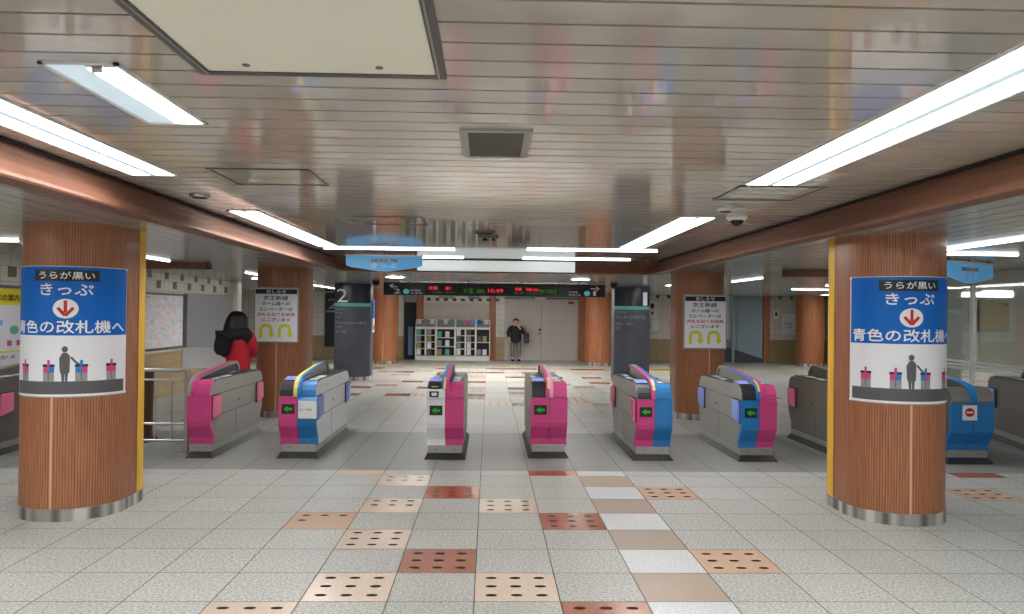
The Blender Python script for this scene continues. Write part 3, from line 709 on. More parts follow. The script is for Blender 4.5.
for a in ((-.18, -.14, 0, .66), (.14, .18, 0, .66), (-.14, .14, 0, .04), (-.14, .14, .62, .66)): b.box(a[0], a[1], a[2], a[3], -.014, .006, 'alu')
b.build('frame', root)
b = MB(); b.box(-.14, .14, .04, .62, .0, .004, 'slat_gap')
for i in range(9): b.prism([(.05+i*.064, -.002), (.095+i*.064, -.012), (.1+i*.064, -.009), (.055+i*.064, .001)], -.14, .14, 'alu_dark')
b.build('louvre', root)
def frame_panel(x0, x1, y0, y1, label):
    b = MB(); w_ = .018; x0, x1, y0, y1 = x0*KM, x1*KM, y0*KM, y1*KM
    for a in ((x0, x0+w_, y0, y1), (x1-w_, x1, y0, y1), (x0, x1, y0, y0+w_), (x0, x1, y1-w_, y1)): b.box(a[0], a[1], a[2], a[3], ZM-.006, ZM+.004, 'alu_dark')
    tag(b.build('access_panel'), label, 'access panel', 'framed access panels in the slatted ceiling')
frame_panel(-1.88, -1.2, 5.2, 5.85, 'thin framed access panel between the left strip lights')
frame_panel(-1.35, -.67, 7.7, 8.42, 'thin framed access panel in front of the left blue hanging sign')
frame_panel(1.79, 2.43, 5.56, 6.25, 'thin framed access panel at the end of the right strip light')
def disc(x, y, r, label, m='alu', cat='ceiling speaker', name='ceiling_speaker'):
    x *= KM; y *= KM; b = MB(); b.cyl((x, y, ZM+.002), (x, y, ZM-.022), r, m, 24, r*.85); b.cyl((x, y, ZM-.022), (x, y, ZM-.026), r*.7, 'slat_gap', 24); tag(b.build(name), label, cat)
disc(-2.37, 6.44, .08, 'small round ceiling speaker by the left beam'); disc(-.06, 9.05, .13, 'flat round ceiling fitting in the middle of the slatted ceiling', 'alu_dark', cat='ceiling fitting', name='ceiling_disc')
disc(2.06, 6.8, .07, 'small smoke detector beside the dome camera', 'white_frame', 'smoke detector', 'smoke_detector')
b = MB(); b.box(-.14, .1, 9.1, 9.28, ZM-.02, ZM+.002, 'alu_dark', .005); b.cyl((-.06, 9.19, ZM-.02), (-.06, 9.19, ZM-.05), .03, 'black', 12); b.cyl((.04, 9.19, ZM-.02), (.04, 9.19, ZM-.05), .02, 'black', 12)
tag(b.build('ceiling_sensor'), 'small dark sensor fitting behind the round fitting of the middle ceiling', 'sensor')
root = empty('security_camera', (2.18, 6.85, ZM), 'white dome security camera with dark lens under the right ceiling', 'camera')
b = MB(); b.cyl((0, 0, .002), (0, 0, -.03), .085, 'white_frame', 24, .095); b.cyl((0, 0, -.03), (0, 0, -.055), .095, 'white_frame', 24, .07); b.build('housing', root)
b = MB(); b.ball((0, 0, -.05), (.06, .06, .055), 'bulb', 16); b.build('dome', root)

# ------------------------------------------------------------------ ticket gates
def gate(x, y, w, label, lf='g_mag', rf='g_mag', side='g_side', side_r=None, flap='g_pink', reader=True, arrow=True, stripe=('g_mag', 'g_lpink'), half=False, L=1.74, rot=0, whitebox=False, metal_top=False, noentry=False, readerbox=None, boxright=False, flaps=(1, 1, 1, 1), lid=None):
    root = empty('ticket_gate', (x, y-.05, 0), label, 'ticket gate', 'ticket gates in a row across the hall', rot)
    h = w/2; side_r = side_r or side; Y1 = L
    b = MB(); v = [(-h-.03, -.02, 0), (h+.03, -.02, 0), (h+.03, L, 0), (-h-.03, L, 0), (-h+.01, .04, .065), (h-.01, .04, .065), (h-.01, L-.05, .065), (-h+.01, L-.05, .065)]; b.mesh(v, [(3, 2, 1, 0), (4, 5, 6, 7), (0, 1, 5, 4), (1, 2, 6, 5), (2, 3, 7, 6), (3, 0, 4, 7)], 'plinth'); b.build('plinth', root)
    b = MB(); b.box(-h+.012, h-.012, .05, L-.05, .06, .15, 'alu', .004)
    for s in (-.5, .5): b.cyl((s*h, .049, .11), (s*h, .045, .11), .008, 'alu_dark', 8)
    b.build('kick_plate', root)
    # side profile of the cabinet
    TZ = .86
    pr = [(.06, .14), (.06, .22), (.03, .27), (-.03, .36), (-.04, .41), (-.04, .68), (-.03, .76), (.0, .82), (.05, .85), (.12, TZ), (L-.14, TZ-.01), (L-.05, .84), (L+.02, .78), (L+.03, .7), (L+.03, .41), (L+.02, .36), (L-.04, .27), (L-.07, .22), (L-.07, .14)]
    inner = [(p[0]+(.012 if p[0] < .5 else -.012), p[1]) for p in pr]
    b = MB(); 
    b.prism(inner, -h, 0, side); b.prism(inner, 0, h, side_r)
    for sx, sm in ((-1, side), (1, side_r)):
        xs = sx*h; a, c = sorted((xs, xs+sx*.0015))
        for z in (.70, .455): b.box(a, c, .22 if z < .6 else .0, L-.2 if z < .6 else L, z-.004, z+.003, 'alu_dark')
        b.box(a, c, .86, .866, .16, .455, 'alu_dark')
        b.cyl((xs, .95, .56), (xs+sx*.004, .95, .56), .014, 'ink', 8); b.box(a, c, .5, .56, .78, .787, 'ink')
    b.build('cabinet', root)
    # front covers: left and right
    fp = [(q[0], q[1]) for q in pr[:7]]
    for sx, m in ((-1, lf), (1, rf)):
        if half and sx < 0: continue
        b = MB(); xa, xb = sorted((sx*.003, sx*(h+.004)))
        if half: xa = -h-.004
        out = fp[:6]+[(-.04, .70)]; poly = [(q[0]-.006, q[1]) for q in out]+[(q[0]+.05, q[1]) for q in reversed(out)]
        b.prism(poly, xa, xb, m)
        if sx > 0 and arrow: b.box(xa+.5*h, xa+.5*h+.03, .04, .05, .37, .375, 'ink')
        if metal_top: b.box(xa, xb, -.046, .0, .70, .715, 'alu')
        b.build('front_cover', root)
        # upper block
        up = [(-.046, .705), (-.046, .72), (-.036, .775), (-.005, .83), (.05, .862), (.12, .872), (.12, .80), (.03, .70)]
        b = MB()
        if sx < 0 and reader:
            b.prism(up, xa+.012, xb-.035, 'g_pur', smooth=False); b.build('card_reader', root)
            b = MB(); b.prism([(.10, .872), (.30, .90), (.30, .86), (.10, .86)], xa+.012, xb-.04, 'g_side'); b.box(xa+.02, xb-.05, .07, .1, .86, .875, 'g_pur'); 
            b.mesh([(xa+.025, .11, .8765), (xb-.05, .11, .8765), (xb-.05, .27, .899), (xa+.025, .27, .899)], [(0, 1, 2, 3)], 'g_pad'); b.build('reader_pad', root)
        else:
            mm = 'alu' if metal_top else (lid or (lf if sx < 0 else rf)); 
            b.prism(up, xa+(.08 if half else .035 if sx > 0 else .008), xb-(.008 if sx > 0 else .035), mm); b.build('lid_box', root)
            b = MB(); b.box(xa+.006, xb-.004, -.02, .12, .694, .704, 'ink'); b.box(xa+.01, xb-.004, .118, .14, .84, .872, 'ink'); b.build('lid_edge', root)
    if arrow:
        d = MB(); d.box(-h+.03, -.03, -.052, -.04, .505, .615, 'black', .004); do_ = d.build('arrow_display', root)
        d = MB(); A = Art(d, planar(-h/2, -.052, .56)); s_ = 1
        A.poly([(-.05, 0), (0, .036), (0, .014), (.048, .014), (.048, -.014), (0, -.014), (0, -.036)], 'g_green', .002); d.build('arrow_symbol', do_)
    if readerbox:
        d = MB(); d.box(-h-.01, -.0, -.1, .0, .70, .80, 'g_white', .012); d.box(-h+.03, -.07, -.104, -.1, .715, .78, 'ink', .004); d.box(-h+.055, -.09, -.107, -.103, .73, .765, 'paper'); d.box(-h+.04, -.06, -.05, .01, .80, .822, 'ink'); d.box(-h+.05, -.08, -.045, 0, .822, .828, 'g_yel'); d.build('add_on_reader', root)
    # top deck
    b = MB(); b.box(-h+.012, h-.012, .14, L-.14, .852, .868, 'g_pur', .004); b.build('top_deck', root)
    for s, y0, y1 in ((.35, .2, .38), (.35, .5, .78), (-.55, .75, .95), (-.4, 1.15, 1.38)):
        xa, xb = sorted((s*h, (s+.42 if s > 0 else s-.32)*h)); b = MB(); b.box(xa, xb, y0, y1, .866, .873, 'g_glass', .002); b.build('ticket_window', root)
    # rail arching over the deck
    def strip(path, x0, x1, th, m, name, tape=None):
        b = MB(); n = len(path); lo = []
        for i, p in enumerate(path):
            a = Vector(path[max(0, i-1)]); c = Vector(path[min(n-1, i+1)]); d = (c-a).normalized(); nn = Vector((d.y, -d.x)); lo.append((p[0]+nn.x*th, p[1]+nn.y*th))
        b.prism(list(path)+lo[::-1], x0, x1, m); return b.build(name, root)
    R = [(-.062, .70), (-.062, .745), (-.05, .80), (-.015, .855), (.05, .895), (.13, .916), (.3, .938), (.7, .97), (1.1, .998), (1.32, 1.01), (1.40, 1.005), (1.47, .975), (1.52, .925), (1.54, .865)]
    rx = -h+.045 if half else 0
    strip(R[4:], rx-.036, rx+.036, .035, side if side != 'g_white' else 'g_white', 'rail')
    b = MB(); rx = -h+.045 if half else 0; b.prism([(.1, .86)]+[(p[0], p[1]-.034) for p in R[5:11]]+[(1.46, .95), (1.48, .86)], rx-.02, rx+.02, 'g_pur' if half else side); b.build('rail_web', root)
    k1 = 10 if stripe[0] == stripe[1] or metal_top else 9
    Rt = [(p[0]-.001, p[1]+.003) for p in R[:k1]]
    strip(Rt, rx-.042, rx, .012, stripe[0], 'stripe'); strip(Rt, rx, rx+.042, .012, stripe[1], 'stripe')
    if not metal_top and not half and stripe[0] != side: strip([(p[0]-.002, p[1]+.005) for p in R[2:6]], -.022, .004, .006, 'g_yel', 'stripe_inlay')
    # flap covers on the sides
    for i, (sx, yy) in enumerate(((-1, .0), (1, .0), (-1, L-.27), (1, L-.27))):
        if not flaps[i]: continue
        xa = sx*h; b = MB()
        b.prism([(yy, .43), (yy+.25, .47), (yy+.25, .70), (yy, .70)], *sorted((xa, xa+sx*.012)), 'ink')
        b.prism([(yy+.012, .445), (yy+.235, .482), (yy+.235, .69), (yy+.012, .69)], *sorted((xa+sx*.012, xa+sx*.035)), flap if isinstance(flap, str) else flap[i])
        b.build('flap_cover', root)
    if whitebox:
        b = MB(); b.box(.02, h+.02, -.1, -.045, .46, .66, 'g_white', .006); A = Art(b, planar(h/2, -.1, .56)); A.text('ICカード専用', -.07, .07, -.01, .012, 'ink', .002, .01)
        b.prism([(-.1, .66), (-.045, .70), (-.045, .66)], .02, h+.02, 'g_blue'); b.build('card_holder', root)
    if noentry:
        b = MB(); A = Art(b, planar(-.04, -.046, .59)); A.rect(-.085, .085, -.085, .085, 'white', .001, 1); A.ell(0, .005, .055, .05, 'red', .002); A.rect(-.038, .038, -.006, .014, 'white', .003, 1); b.build('no_entry_sticker', root)
    return root
gate(-5.72, 9.0, .44, 'dark ticket gate at far left partly hidden by the left pillar', side='g_side_d', lf='g_side_d', rf='g_side_d', stripe=('g_side_d', 'g_side_d'), arrow=False)
gate(-3.235, 8.94, .25, 'narrow grey and magenta ticket gate beside the steel fence', reader=False, arrow=False, stripe=('g_side', 'g_mag'), half=True, flaps=(0, 1, 0, 1), L=1.95)
gate(-2.145, 8.96, .41, 'ticket gate with white side and magenta and blue front', lf='g_mag', rf='g_blue', side='g_side', side_r='g_white', flap='g_peri', stripe=('g_yel', 'g_blue'), whitebox=True, lid='g_blue', flaps=(0, 1, 0, 1), L=2.0)
gate(-.485, 8.93, .41, 'ticket gate with half white, half magenta front and boxed reader', lf='g_white', rf='g_mag', stripe=('g_blue', 'g_mag'), readerbox='g_white', flaps=(0, 0, 0, 0))
gate(.70, 9.05, .41, 'ticket gate with fully magenta front and black reader', stripe=('g_mag', 'g_lpink'), flaps=(0, 0, 0, 0))
gate(1.89, 8.93, .40, 'ticket gate with magenta left half and blue right half', rf='g_blue', stripe=('g_mag', 'g_blue'), flaps=(1, 0, 1, 0))
gate(3.08, 8.9, .40, 'ticket gate with blue left half and magenta right half', lf='g_blue', stripe=('g_blue', 'g_mag'), flap='g_peri', flaps=(1, 0, 1, 0))
gate(4.34, 8.95, .42, 'dark brown grey ticket gate with pink flap left of right pillar', side='g_side_d', lf='g_side_d', rf='g_side_d', stripe=('g_side_d', 'g_side_d'), arrow=False)
gate(5.50, 8.82, .48, 'blue ticket gate with no-entry sticker right of the right pillar', lf='g_blue', rf='g_blue', stripe=('g_blue', 'g_blue'), side='g_side_d', reader=False, arrow=False, metal_top=True, noentry=True, flaps=(0, 0, 0, 0))
gate(6.83, 8.8, .44, 'dark grey ticket gate at far right beside the glass office', side='g_side_d', lf='g_side_d', rf='g_side_d', stripe=('g_side_d', 'g_side_d'), arrow=False, flap='g_peri', rot=radians(-12), L=2.1)

# ------------------------------------------------------------------ fence, board, bin
root = empty('steel_fence', (-3.44, 9.04, 0), 'stainless steel rail fence between the left pillar and first gate', 'fence')
b = MB()
for z, r in ((.97, .022), (.86, .012), (.36, .014), (.17, .014)): b.cyl((-1.85, 0, z), (0, 0, z), r, 'pipe', 10)
b.build('rail', root)
b = MB()
for i in range(9): b.cyl((-.17-i*.19, 0, .17), (-.17-i*.19, 0, .86), .01, 'pipe', 8)
b.build('baluster', root)
for x in (0, -1.85):
    b = MB(); b.cyl((x, 0, .012), (x, 0, .97), .026, 'pipe', 12); b.build('post', root)
    b = MB(); b.box(x-.1, x+.03, -.06, .06, 0, .012, 'pipe', .003); b.build('base_plate', root)
root = empty('white_board', (-4.3, 12.0, 0), 'white low board standing behind the steel fence', 'board')
b = MB(); b.box(-.34, .34, -.01, .01, .78, 1.09, 'white', .004); b.build('panel', root)
for x in (-.28, .28): b = MB(); b.cyl((x, .02, 0), (x, .02, .82), .014, 'pipe', 8); b.box(x-.015, x+.015, -.15, .2, 0, .02, 'pipe'); b.build('leg', root)
b = MB(); b.cyl((-4.42, 10.05, .0), (-4.42, 10.05, .05), .24, 'black', 24, .2); b.cyl((-4.42, 10.05, .05), (-4.42, 10.05, .86), .16, 'orn2', 24, .17); b.ball((-4.42, 10.05, .86), (.17, .17, .08), 'black', 20)
M['orn2'].node_tree.nodes['Principled BSDF'].inputs['Base Color'].default_value = (*lin((84, 58, 46)), 1)
tag(b.build('waste_bin'), 'dark round-topped bin standing behind the fence by the left pillar', 'bin')

# ------------------------------------------------------------------ left wall boards
def wallboard(name, y0, y1, z0, z1, fr, label, cat, draw, x=-6.19):
    b = MB(); b.box(x, x+.03, y0, y1, z0, z1, fr, .005)
    f = lambda s, t, off: (x+.03+off, y0+.04+s*(y1-y0-.08), z0+.04+t*(z1-z0-.08))
    draw(Art(b, f)); o = b.build(name); return tag(o, label, cat)
wallboard('map_board', 13.7, 15.95, .9, 1.97, 'alu_dark', 'large city map board on the left wall beyond the front pillar', 'map board', lambda A: (A.rect(0, 1, 0, 1, 'map', .001, 1), A.text('駅周辺案内図', .05, .3, .93, .97, 'ink', .002, 0)))
def yp(A):
    A.rect(0, 1, 0, 1, 'g_yely', .001, 1); A.rect(.0, .93, .33, .82, 'paper', .002, 1); A.rect(.0, .93, .14, .31, 'paper', .002, 1)
    A.text('きっぷの案内', .1, .85, .86, .94, 'ink', .003)
    A.ell(.75, .55, .1, .05, 'teal', .003); A.rect(.2, .5, .6, .66, 'g_peri', .003, 1); A.rect(.3, .45, .38, .46, 'red', .003, 1); A.rect(.6, .7, .38, .44, 'g_mag', .003, 1); A.rect(.8, .88, .38, .44, 'g_mag', .003, 1)
    A.text('のりかえ', .1, .8, .24, .28, 'ink', .003)
M['g_yely'] = mat('bright_yellow', (240, 222, 30), .5)
wallboard('yellow_notice', 9.55, 10.62, .68, 1.95, 'alu_dark', 'yellow bordered guide poster on the wall at the far left', 'poster', yp)
b = MB(); b.box(-6.19, -6.1, 16.0, 18.75, .6, 1.98, 'g_panel', .01); tag(b.build('steel_cabinet_panel'), 'plain steel grey panel on the left wall beside the city map', 'panel')
b = MB(); b.box(-6.36, -6.0, 18.85, 19.15, 0, ZL, 'ivory', .03); tag(b.build('trim_1'), kind='structure')

# ------------------------------------------------------------------ right glass partition and office
root = empty('glass_partition', (7.3, 8.2, 0), 'framed glass office partition with striped band at the right edge', 'partition')
b = MB()
for y in (0, 1.9, 3.42, 4.38): b.box(-.02, .05, y-.03, y+.03, .5, 2.16, 'white_frame' if y == 3.42 else 'alu', .004)
b.box(-.02, .05, 0, 4.4, .5, .56, 'alu'); b.build('frame', root)
for i, (a, c) in enumerate(((.03, 1.87), (1.93, 3.39), (3.45, 4.35))): b = MB(); b.box(.01, .022, a, c, .56, 2.16, 'glass'); b.build('glass_pane', root)
for z in (.87, .925, .98): b = MB(); b.box(.004, .009, .03, 4.35, z, z+.034, 'g_white'); b.build('stripe', root)
b = MB(); b.box(8.9, 9.6, 12.25, 12.58, 0, 1.9, 'ivory', .01)
for i in range(5): b.box(8.93, 9.57, 12.22, 12.25, .1+i*.36, .4+i*.36, 'lgrey', .005)
tag(b.build('office_cabinet'), 'pale cabinet inside the office behind the glass', 'cabinet')
b = MB(); b.box(8.0, 8.5, 12.54, 12.59, 1.45, 1.95, 'tan', .01); tag(b.build('office_notice'), 'plain beige notice on the office wall behind the glass', 'notice')
b = MB(); b.box(10.36, 10.39, 9.2, 11.6, 1.1, 2.0, 'door', .01); tag(b.build('office_board'), 'beige board on the rear wall inside the office', 'board')
root = empty('office_desk', (8.4, 9.4, 0), 'grey desk inside the office behind the glass partition', 'desk')
b = MB(); b.box(-.35, .35, -.8, .8, .7, .74, 'lgrey', .005); b.build('desk_top', root)
for sx in (-.3, .3):
    for sy in (-.75, .75): b = MB(); b.box(sx-.02, sx+.02, sy-.02, sy+.02, 0, .7, 'alu'); b.build('leg', root)
root = empty('monitor', (8.4, 10.0, .74), 'dark flat monitor standing on the office desk behind the glass', 'monitor')
b = MB(); b.box(-.02, .02, -.24, .24, .12, .42, 'black', .008); b.build('screen', root); b = MB(); b.box(-.015, .015, -.03, .03, .015, .14, 'black'); b.box(-.09, .09, -.1, .1, 0, .015, 'black', .003); b.build('stand', root)
b = MB(); b.box(8.2, 9.6, 8.4, 9.4, ZL-.05, ZL-.022, 'lamp_far', .004); tag(b.build('added_office_light'), 'square ceiling light added out of view inside the glass office', 'ceiling light')  # unseen lamp added to brighten the office interior

# far right wall notices, dark machine
b = MB(); b.box(10.1, 10.32, WY-.04, WY-.01, 1.55, 1.85, 'white', .004); A = Art(b, planar(10.21, WY-.04, 1.7)); A.ell(0, .03, .04, .08, 'ink', .002); tag(b.build('white_notice'), 'small white notice with a dark mark on the far right wall', 'notice')
b = MB(); b.box(10.42, 11.0, WY-.04, WY-.01, 1.0, 1.75, 'paper', .004); A = Art(b, planar(10.7, WY-.04, 1.4)); A.text('お客様へ', -.2, .15, -.05, .02, 'g_blue'); A.text('ご案内', -.15, .1, -.16, -.1, 'teal'); A.rect(.1, .25, -.32, -.25, 'yel', .002, 1); tag(b.build('pale_notice'), 'larger pale notice beside the small white one on the far right wall', 'notice')
b = MB(); b.box(11.75, 12.6, 26.3, 26.9, 0, 2.2, 'black', .01); b.box(11.7, 11.77, 26.25, 26.3, .3, 2.1, 'white', .004); b.box(11.77, 11.85, 26.26, 26.3, 1.2, 1.9, 'g_blue', .004)
for z in (1.8, 1.5, 1.2): b.box(11.9, 12.45, 26.27, 26.3, z, z+.06, 'lgrey')
tag(b.build('vending_machine'), 'black machine with pale lines behind the right front pillar', 'machine')
b = MB(); b.box(5.6, 5.95, WY-.04, WY-.01, 1.55, 2.15, 'paper', .004); A = Art(b, planar(5.77, WY-.04, 1.85)); A.ell(0, .12, .07, .1, 'ink', .002); A.ell(0, -.14, .06, .06, 'red', .002); tag(b.build('wall_poster'), 'white poster with dark and red marks right of the platform 1 pillar', 'poster')
b = MB(); b.box(5.5, 6.0, WY-.04, WY-.01, 1.1, 1.45, 'paper', .004); b.box(5.55, 5.75, WY-.045, WY-.04, 1.15, 1.4, 'teal'); tag(b.build('wall_leaflet_board'), 'small pale board below the poster right of the platform 1 pillar', 'board')

# ------------------------------------------------------------------ brochure racks
leaf_cols = ['paper', 'lgrey', 'grey', 'paper', 'tan', 'lgrey', 'teal', 'paper']
def rack(x, w, cols, rows, top, label):
    root = empty('brochure_rack', (x, WY-.62, 0), label, 'brochure rack', 'white brochure racks along the far wall')
    b = MB(); H = 1.42
    b.box(0, .03, 0, .4, .05, 1.15, 'ivory'); b.box(w-.03, w, 0, .4, .05, 1.15, 'ivory'); b.box(0, w, 0, .4, .0, .16, 'ivory', .004); b.box(0, w, .38, .4, .16, H, 'ivory'); b.box(0, w, 0, .4, 1.08, 1.15, 'ivory', .004)
    for s in (0, w-.03): b.prism([(0, 1.1), (.4, 1.1), (.4, H), (.3, H)], s, s+.03, 'ivory')
    for i in range(1, cols): b.box(w*i/cols-.025, w*i/cols+.025, 0, .38, .16, 1.1, 'ivory')
    b.build('frame', root)
    for j in range(1, rows): b = MB(); b.box(.03, w-.03, .03, .38, .16+j*.92/rows, .18+j*.92/rows, 'ivory'); b.build('shelf', root)
    b = MB(); b.prism([(.02, 1.15), (.4, 1.38), (.4, 1.40), (.02, 1.17)], .03, w-.03, 'lgrey')
    b.build('sloping_top', root)
    b = MB(); b.box(.03, w-.03, .3, .37, .17, 1.07, 'ink'); b.build('backing', root)
    q = rr
    for i in range(cols):
        for j in range(rows):
            xa = w*i/cols+.05; n = 2 if cols == 1 else 1
            for k in range(n):
                x0 = xa+k*(w-.12)/n; l = MB(); z = .19+j*.92/rows; c = leaf_cols[(i*3+j*5+k*2+int(x*7)) % 8]
                l.box(0, .14, 0, .05, 0, .2, c, .003)
                o = l.build('brochure', loc=(x+x0, WY-.62+.12, z)); tag(o, 'stack of leaflets in the ' + label, 'leaflet stack', 'leaflet stacks in the racks')
    for k, c in enumerate(top):
        l = MB(); l.box(0, w/len(top)*.6, 0, .012, 0, .2, c, .002); o = l.build('leaflet', loc=(x+.05+k*w/len(top)*.95, WY-.62+.14, 1.265)); o.rotation_euler.x = radians(-40)
        tag(o, '%s leaflet on top of the %s' % ({'paper':'white','lgrey':'grey','teal':'teal','g_peri':'light blue','red':'red','g_pink':'pink','g_blue':'blue'}[c], label), 'leaflet', 'leaflets on the sloping rack tops')
rack(-2.54, .71, 2, 4, ['paper', 'lgrey', 'paper'], 'white leaflet rack nearest the dark doorway')
rack(-1.83, .66, 1, 3, ['lgrey', 'paper', 'lgrey'], 'white leaflet rack with wide dark shelves')
rack(-1.17, .71, 2, 4, ['teal', 'g_pink', 'g_peri'], 'white leaflet rack topped with pink and teal')
rack(-.46, .5, 1, 2, ['g_blue', 'paper'], 'narrow white leaflet rack nearest the double door')

# ------------------------------------------------------------------ people
def skin(name, nodes, edges, m, parent, sub=1):
    me = bpy.data.meshes.new(name); me.from_pydata([n[:3] for n in nodes], edges, [])
    o = bpy.data.objects.new(name, me); C.objects.link(o)
    o.modifiers.new('s', 'SKIN'); 
    if not me.skin_vertices: 
        bpy.context.view_layer.objects.active = o
    for i, n in enumerate(nodes):
        r = n[3]; me.skin_vertices[0].data[i].radius = r if isinstance(r, tuple) else (r, r)
    me.skin_vertices[0].data[0].use_root = True
    sd = o.modifiers.new('u', 'SUBSURF'); sd.levels = sub; sd.render_levels = sub
    dg = bpy.context.evaluated_depsgraph_get(); dg.update()
    nm = bpy.data.meshes.new_from_object(o.evaluated_get(dg)); o.modifiers.clear(); o.data = nm
    nm.materials.clear(); nm.materials.append(M[m]); nm.polygons.foreach_set('use_smooth', [True]*len(nm.polygons))
    o.parent = parent; return o
def hand(nodes, edges, wrist, d, side):
    """palm plus five unequal fingers along direction d"""
    base = Vector(nodes[wrist][:3]); d = Vector(d).normalized(); s = Vector(side).normalized(); c = d.cross(s)
    nodes.append((*(base+d*.05), .026)); p = len(nodes)-1; edges.append((wrist, p))
    for k, (o, l) in enumerate(((-.027, .06), (-.009, .075), (.009, .08), (.027, .07))):
        a = base+d*.085+s*o; nodes.append((*a, .0095)); i = len(nodes)-1; edges.append((p, i))
        nodes.append((*(a+d*l*.55+c*.008), .0085)); edges.append((i, i+1)); nodes.append((*(a+d*l+c*.026), .007)); edges.append((i+1, i+2))
    a = base+d*.04-s*.036; nodes.append((*a, .011)); i = len(nodes)-1; edges.append((p, i)); nodes.append((*(a+d*.045-s*.02+c*.01), .009)); edges.append((i, i+1))
def head(parent, c, m_hair, face_dir=-1, long=False):
    b = MB(); x, y, z = c
    b.ball((x, y, z), (.072, .088, .108), 'skin', 20); b.ball((x, y+face_dir*.03, z-.055), (.05, .055, .055), 'skin', 14)
    b.prism([(y+face_dir*.085, z+.01), (y+face_dir*.108, z-.028), (y+face_dir*.085, z-.034)], x-.01, x+.01, 'skin')
    for s in (-1, 1):
        b.ball((x+s*.028, y+face_dir*.079, z+.006), (.013, .008, .007), 'white', 8); b.ball((x+s*.028, y+face_dir*.085, z+.006), (.006, .004, .006), 'ink', 8)
        b.ball((x+s*.073, y, z-.005), (.009, .018, .028), 'skin', 8)
    b.ball((x, y+face_dir*.083, z-.055), (.022, .008, .006), 'red', 8)
    b.cyl((x, y, z-.16), (x, y, z-.06), .047, 'skin', 12)
    return b
# man leaning near the grey door, hand raised to his face
SM = .9
mn = empty('person', (.93, WY-.5, 0), 'person in a dark coat and grey trousers standing by the grey door', 'person')
nodes = [(0, 0, .82, (.09, .06)), (0, 0, 1.0, (.1, .07)), (0, 0, 1.2, (.15, .1)), (0, 0, 1.32, (.09, .07)), (0, 0, 1.40, .045), (0, -.01, 1.47, (.06, .07)), (0, -.01, 1.54, (.068, .08)), (0, 0, 1.6, (.04, .05)),
 (-.18, 0, 1.28, .055), (-.23, .0, 1.05, .045), (-.2, -.08, .86, .034), (.18, 0, 1.28, .055), (.24, -.06, 1.06, .045), (.1, -.17, 1.3, .034),
 (-.085, 0, .74, .075), (-.095, -.01, .44, .055), (-.1, 0, .08, .04), (-.1, -.13, .035, .035), (.085, 0, .74, .075), (.095, -.01, .44, .055), (.1, 0, .08, .04), (.1, -.13, .035, .035)]
edges = [(0,1),(1,2),(2,3),(3,4),(4,5),(5,6),(6,7),(3,8),(8,9),(9,10),(3,11),(11,12),(12,13),(0,14),(14,15),(15,16),(16,17),(0,18),(18,19),(19,20),(20,21)]
hand(nodes, edges, 10, (.05, -.2, -1), (1, 0, 0)); hand(nodes, edges, 13, (-.25, .15, 1), (1, 0, .2))
skin('body', nodes, edges, 'skin', mn)
skin('coat', [(0, 0, .64, (.2, .15)), (0, 0, .92, (.185, .135)), (0, 0, 1.2, (.185, .13)), (0, 0, 1.33, (.1, .085)), (-.19, 0, 1.28, .075), (-.245, 0, 1.05, .062), (-.21, -.07, .9, .05), (.19, 0, 1.28, .075), (.25, -.06, 1.06, .062), (.13, -.15, 1.24, .05)],
     [(0,1),(1,2),(2,3),(3,4),(4,5),(5,6),(3,7),(7,8),(8,9)], 'coat', mn)
skin('trousers', [(0, 0, .8, (.15, .11)), (-.09, 0, .7, .09), (-.1, -.01, .44, .072), (-.1, 0, .12, .062), (.09, 0, .7, .09), (.1, -.01, .44, .072), (.1, 0, .12, .062)], [(0,1),(1,2),(2,3),(0,4),(4,5),(5,6)], 'trous', mn)
head(mn, (0, -.01, 1.5), 'hair').build('face', mn)
b = MB(); b.ball((0, .02, 1.555), (.09, .098, .088), 'hair', 18); b.ball((0, .05, 1.5), (.086, .07, .09), 'hair', 16); b.ball((0, -.055, 1.6), (.07, .05, .03), 'hair', 12); b.build('hair', mn)
for s in (-1, 1): b = MB(); b.box(s*.1-.045, s*.1+.045, -.2, .07, 0, .08, 'shoe', .025); b.build('shoe', mn)
mn.scale = (SM*1.22, SM*1.1, SM)
b = MB(); b.box(-.09, .09, -.16, .16, 0, .36, 'black', .04); b.cyl((0, -.1, .34), (-.07, -.02, .62), .012, 'black', 8); b.cyl((-.07, -.02, .62), (0, .1, .34), .012, 'black', 8)
tag(b.build('shoulder_bag', loc=(1.30, WY-.5, .62)), 'black shoulder bag hanging at the side of the person by the door', 'bag')
# woman seen from behind beside the left notice pillar
wm = empty('person', (-3.70, 11.6, 0), 'person with long black hair in a red coat and black hooded shawl', 'person')
nodes = [(0, 0, .84, (.14, .1)), (0, 0, 1.02, (.13, .09)), (0, 0, 1.22, (.15, .1)), (0, 0, 1.36, (.08, .07)), (0, 0, 1.43, .045), (0, .01, 1.5, (.06, .07)), (0, .01, 1.57, (.068, .08)), (0, 0, 1.62, (.04, .05)),
 (-.17, 0, 1.31, .05), (-.22, .02, 1.08, .042), (-.18, .14, .95, .032), (.17, 0, 1.31, .05), (.22, .02, 1.08, .042), (.18, .14, .95, .032),
 (-.085, 0, .76, .078), (-.09, 0, .45, .055), (-.09, 0, .08, .038), (-.09, .12, .035, .033), (.085, 0, .76, .078), (.09, .02, .45, .055), (.1, .05, .08, .038), (.1, .17, .035, .033)]
edges = [(0,1),(1,2),(2,3),(3,4),(4,5),(5,6),(6,7),(3,8),(8,9),(9,10),(3,11),(11,12),(12,13),(0,14),(14,15),(15,16),(16,17),(0,18),(18,19),(19,20),(20,21)]
hand(nodes, edges, 10, (.1, 1, -.3), (1, 0, 0)); hand(nodes, edges, 13, (-.1, 1, -.3), (1, 0, 0))
skin('body', nodes, edges, 'skin', wm)
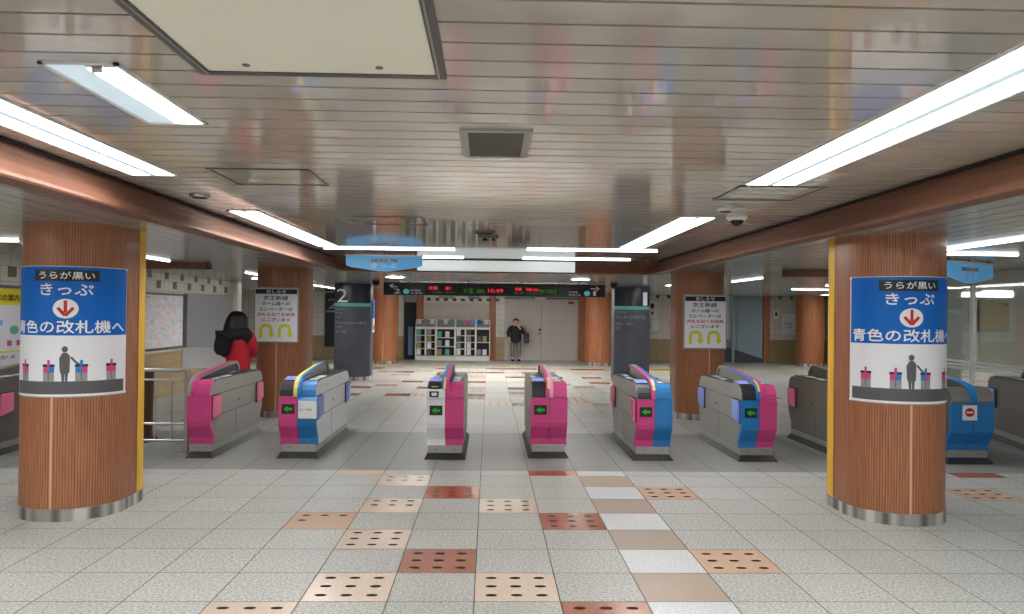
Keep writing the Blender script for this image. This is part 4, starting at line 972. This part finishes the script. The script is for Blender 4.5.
skin('coat', [(.02, 0, .5, (.2, .16)), (.02, 0, .85, (.2, .15)), (.02, -.01, 1.15, (.18, .15)), (.02, 0, 1.34, (.1, .09)), (-.18, 0, 1.3, .08), (-.23, .02, 1.08, .065), (-.19, .12, .97, .05), (.2, 0, 1.3, .08), (.25, .02, 1.08, .065), (.2, .12, .97, .05)],
     [(0,1),(1,2),(2,3),(3,4),(4,5),(5,6),(3,7),(7,8),(8,9)], 'redc', wm)
head(wm, (0, .01, 1.53), 'hair', 1).build('face', wm)
skin('hair', [(.01, 0, 1.66, (.09, .09)), (.01, -.02, 1.56, (.17, .15)), (0, -.04, 1.45, (.19, .15)), (-.01, -.07, 1.33, (.2, .11)), (-.04, -.1, 1.2, (.15, .07))], [(0,1),(1,2),(2,3),(3,4)], 'hair', wm)
skin('shawl', [(-.04, -.09, 1.4, (.18, .12)), (-.12, -.1, 1.3, (.19, .14)), (-.17, -.12, 1.14, (.17, .15)), (-.17, -.12, .98, (.12, .12)), (.12, -.04, 1.32, (.1, .12)), (.22, -.02, 1.2, (.08, .1))], [(0,1),(1,2),(2,3),(0,4),(4,5)], 'coat', wm)
skin('leggings', [(0, 0, .8, (.12, .09)), (-.09, 0, .7, .085), (-.09, 0, .45, .065), (-.09, 0, .1, .048), (.09, 0, .7, .085), (.09, .02, .45, .065), (.1, .05, .1, .048)], [(0,1),(1,2),(2,3),(0,4),(4,5),(5,6)], 'coat', wm)
for s, dy in ((-1, 0), (1, .05)): b = MB(); b.box(s*.095-.045, s*.095+.045, -.07+dy, .19+dy, 0, .08, 'shoe', .025); b.build('shoe', wm)

# ------------------------------------------------------------------ camera, world, view
yaw, pit, rol, fpx = 2.89685492e-02, 7.56319286e-03, -1.09683380e-02, 782.055
fw = Vector((sin(yaw), cos(yaw), 0)); rt = Vector((cos(yaw), -sin(yaw), 0)); up = Vector((0, 0, 1))
fw2 = fw*cos(pit)+up*sin(pit); up2 = up*cos(pit)-fw*sin(pit)
rt3 = rt*cos(rol)-up2*sin(rol); up3 = up2*cos(rol)+rt*sin(rol)
cd = bpy.data.cameras.new('camera'); cam = bpy.data.objects.new('camera', cd); C.objects.link(cam)
R3 = Matrix((rt3, up3, -fw2)).transposed().to_4x4(); cam.matrix_world = Matrix.Translation((0, 0, 5/3)) @ R3
cd.sensor_width = 36; cd.lens = fpx/1024*36; cd.clip_start = .05; cd.clip_end = 200
sc.camera = cam
wd = bpy.data.worlds.new('world'); sc.world = wd; wd.use_nodes = True
wd.node_tree.nodes['Background'].inputs[0].default_value = (.8, .85, .9, 1); wd.node_tree.nodes['Background'].inputs[1].default_value = .05
sc.view_settings.view_transform = 'Standard'; sc.view_settings.look = 'None'; sc.view_settings.gamma = 1; sc.view_settings.use_curve_mapping = False
sc.view_settings.exposure = 0.1
sc.cycles.use_denoising = True
sc.cycles.max_bounces = 8; sc.cycles.diffuse_bounces = 5; sc.cycles.glossy_bounces = 4; sc.cycles.transparent_max_bounces = 8
sc.cycles.sample_clamp_indirect = 6
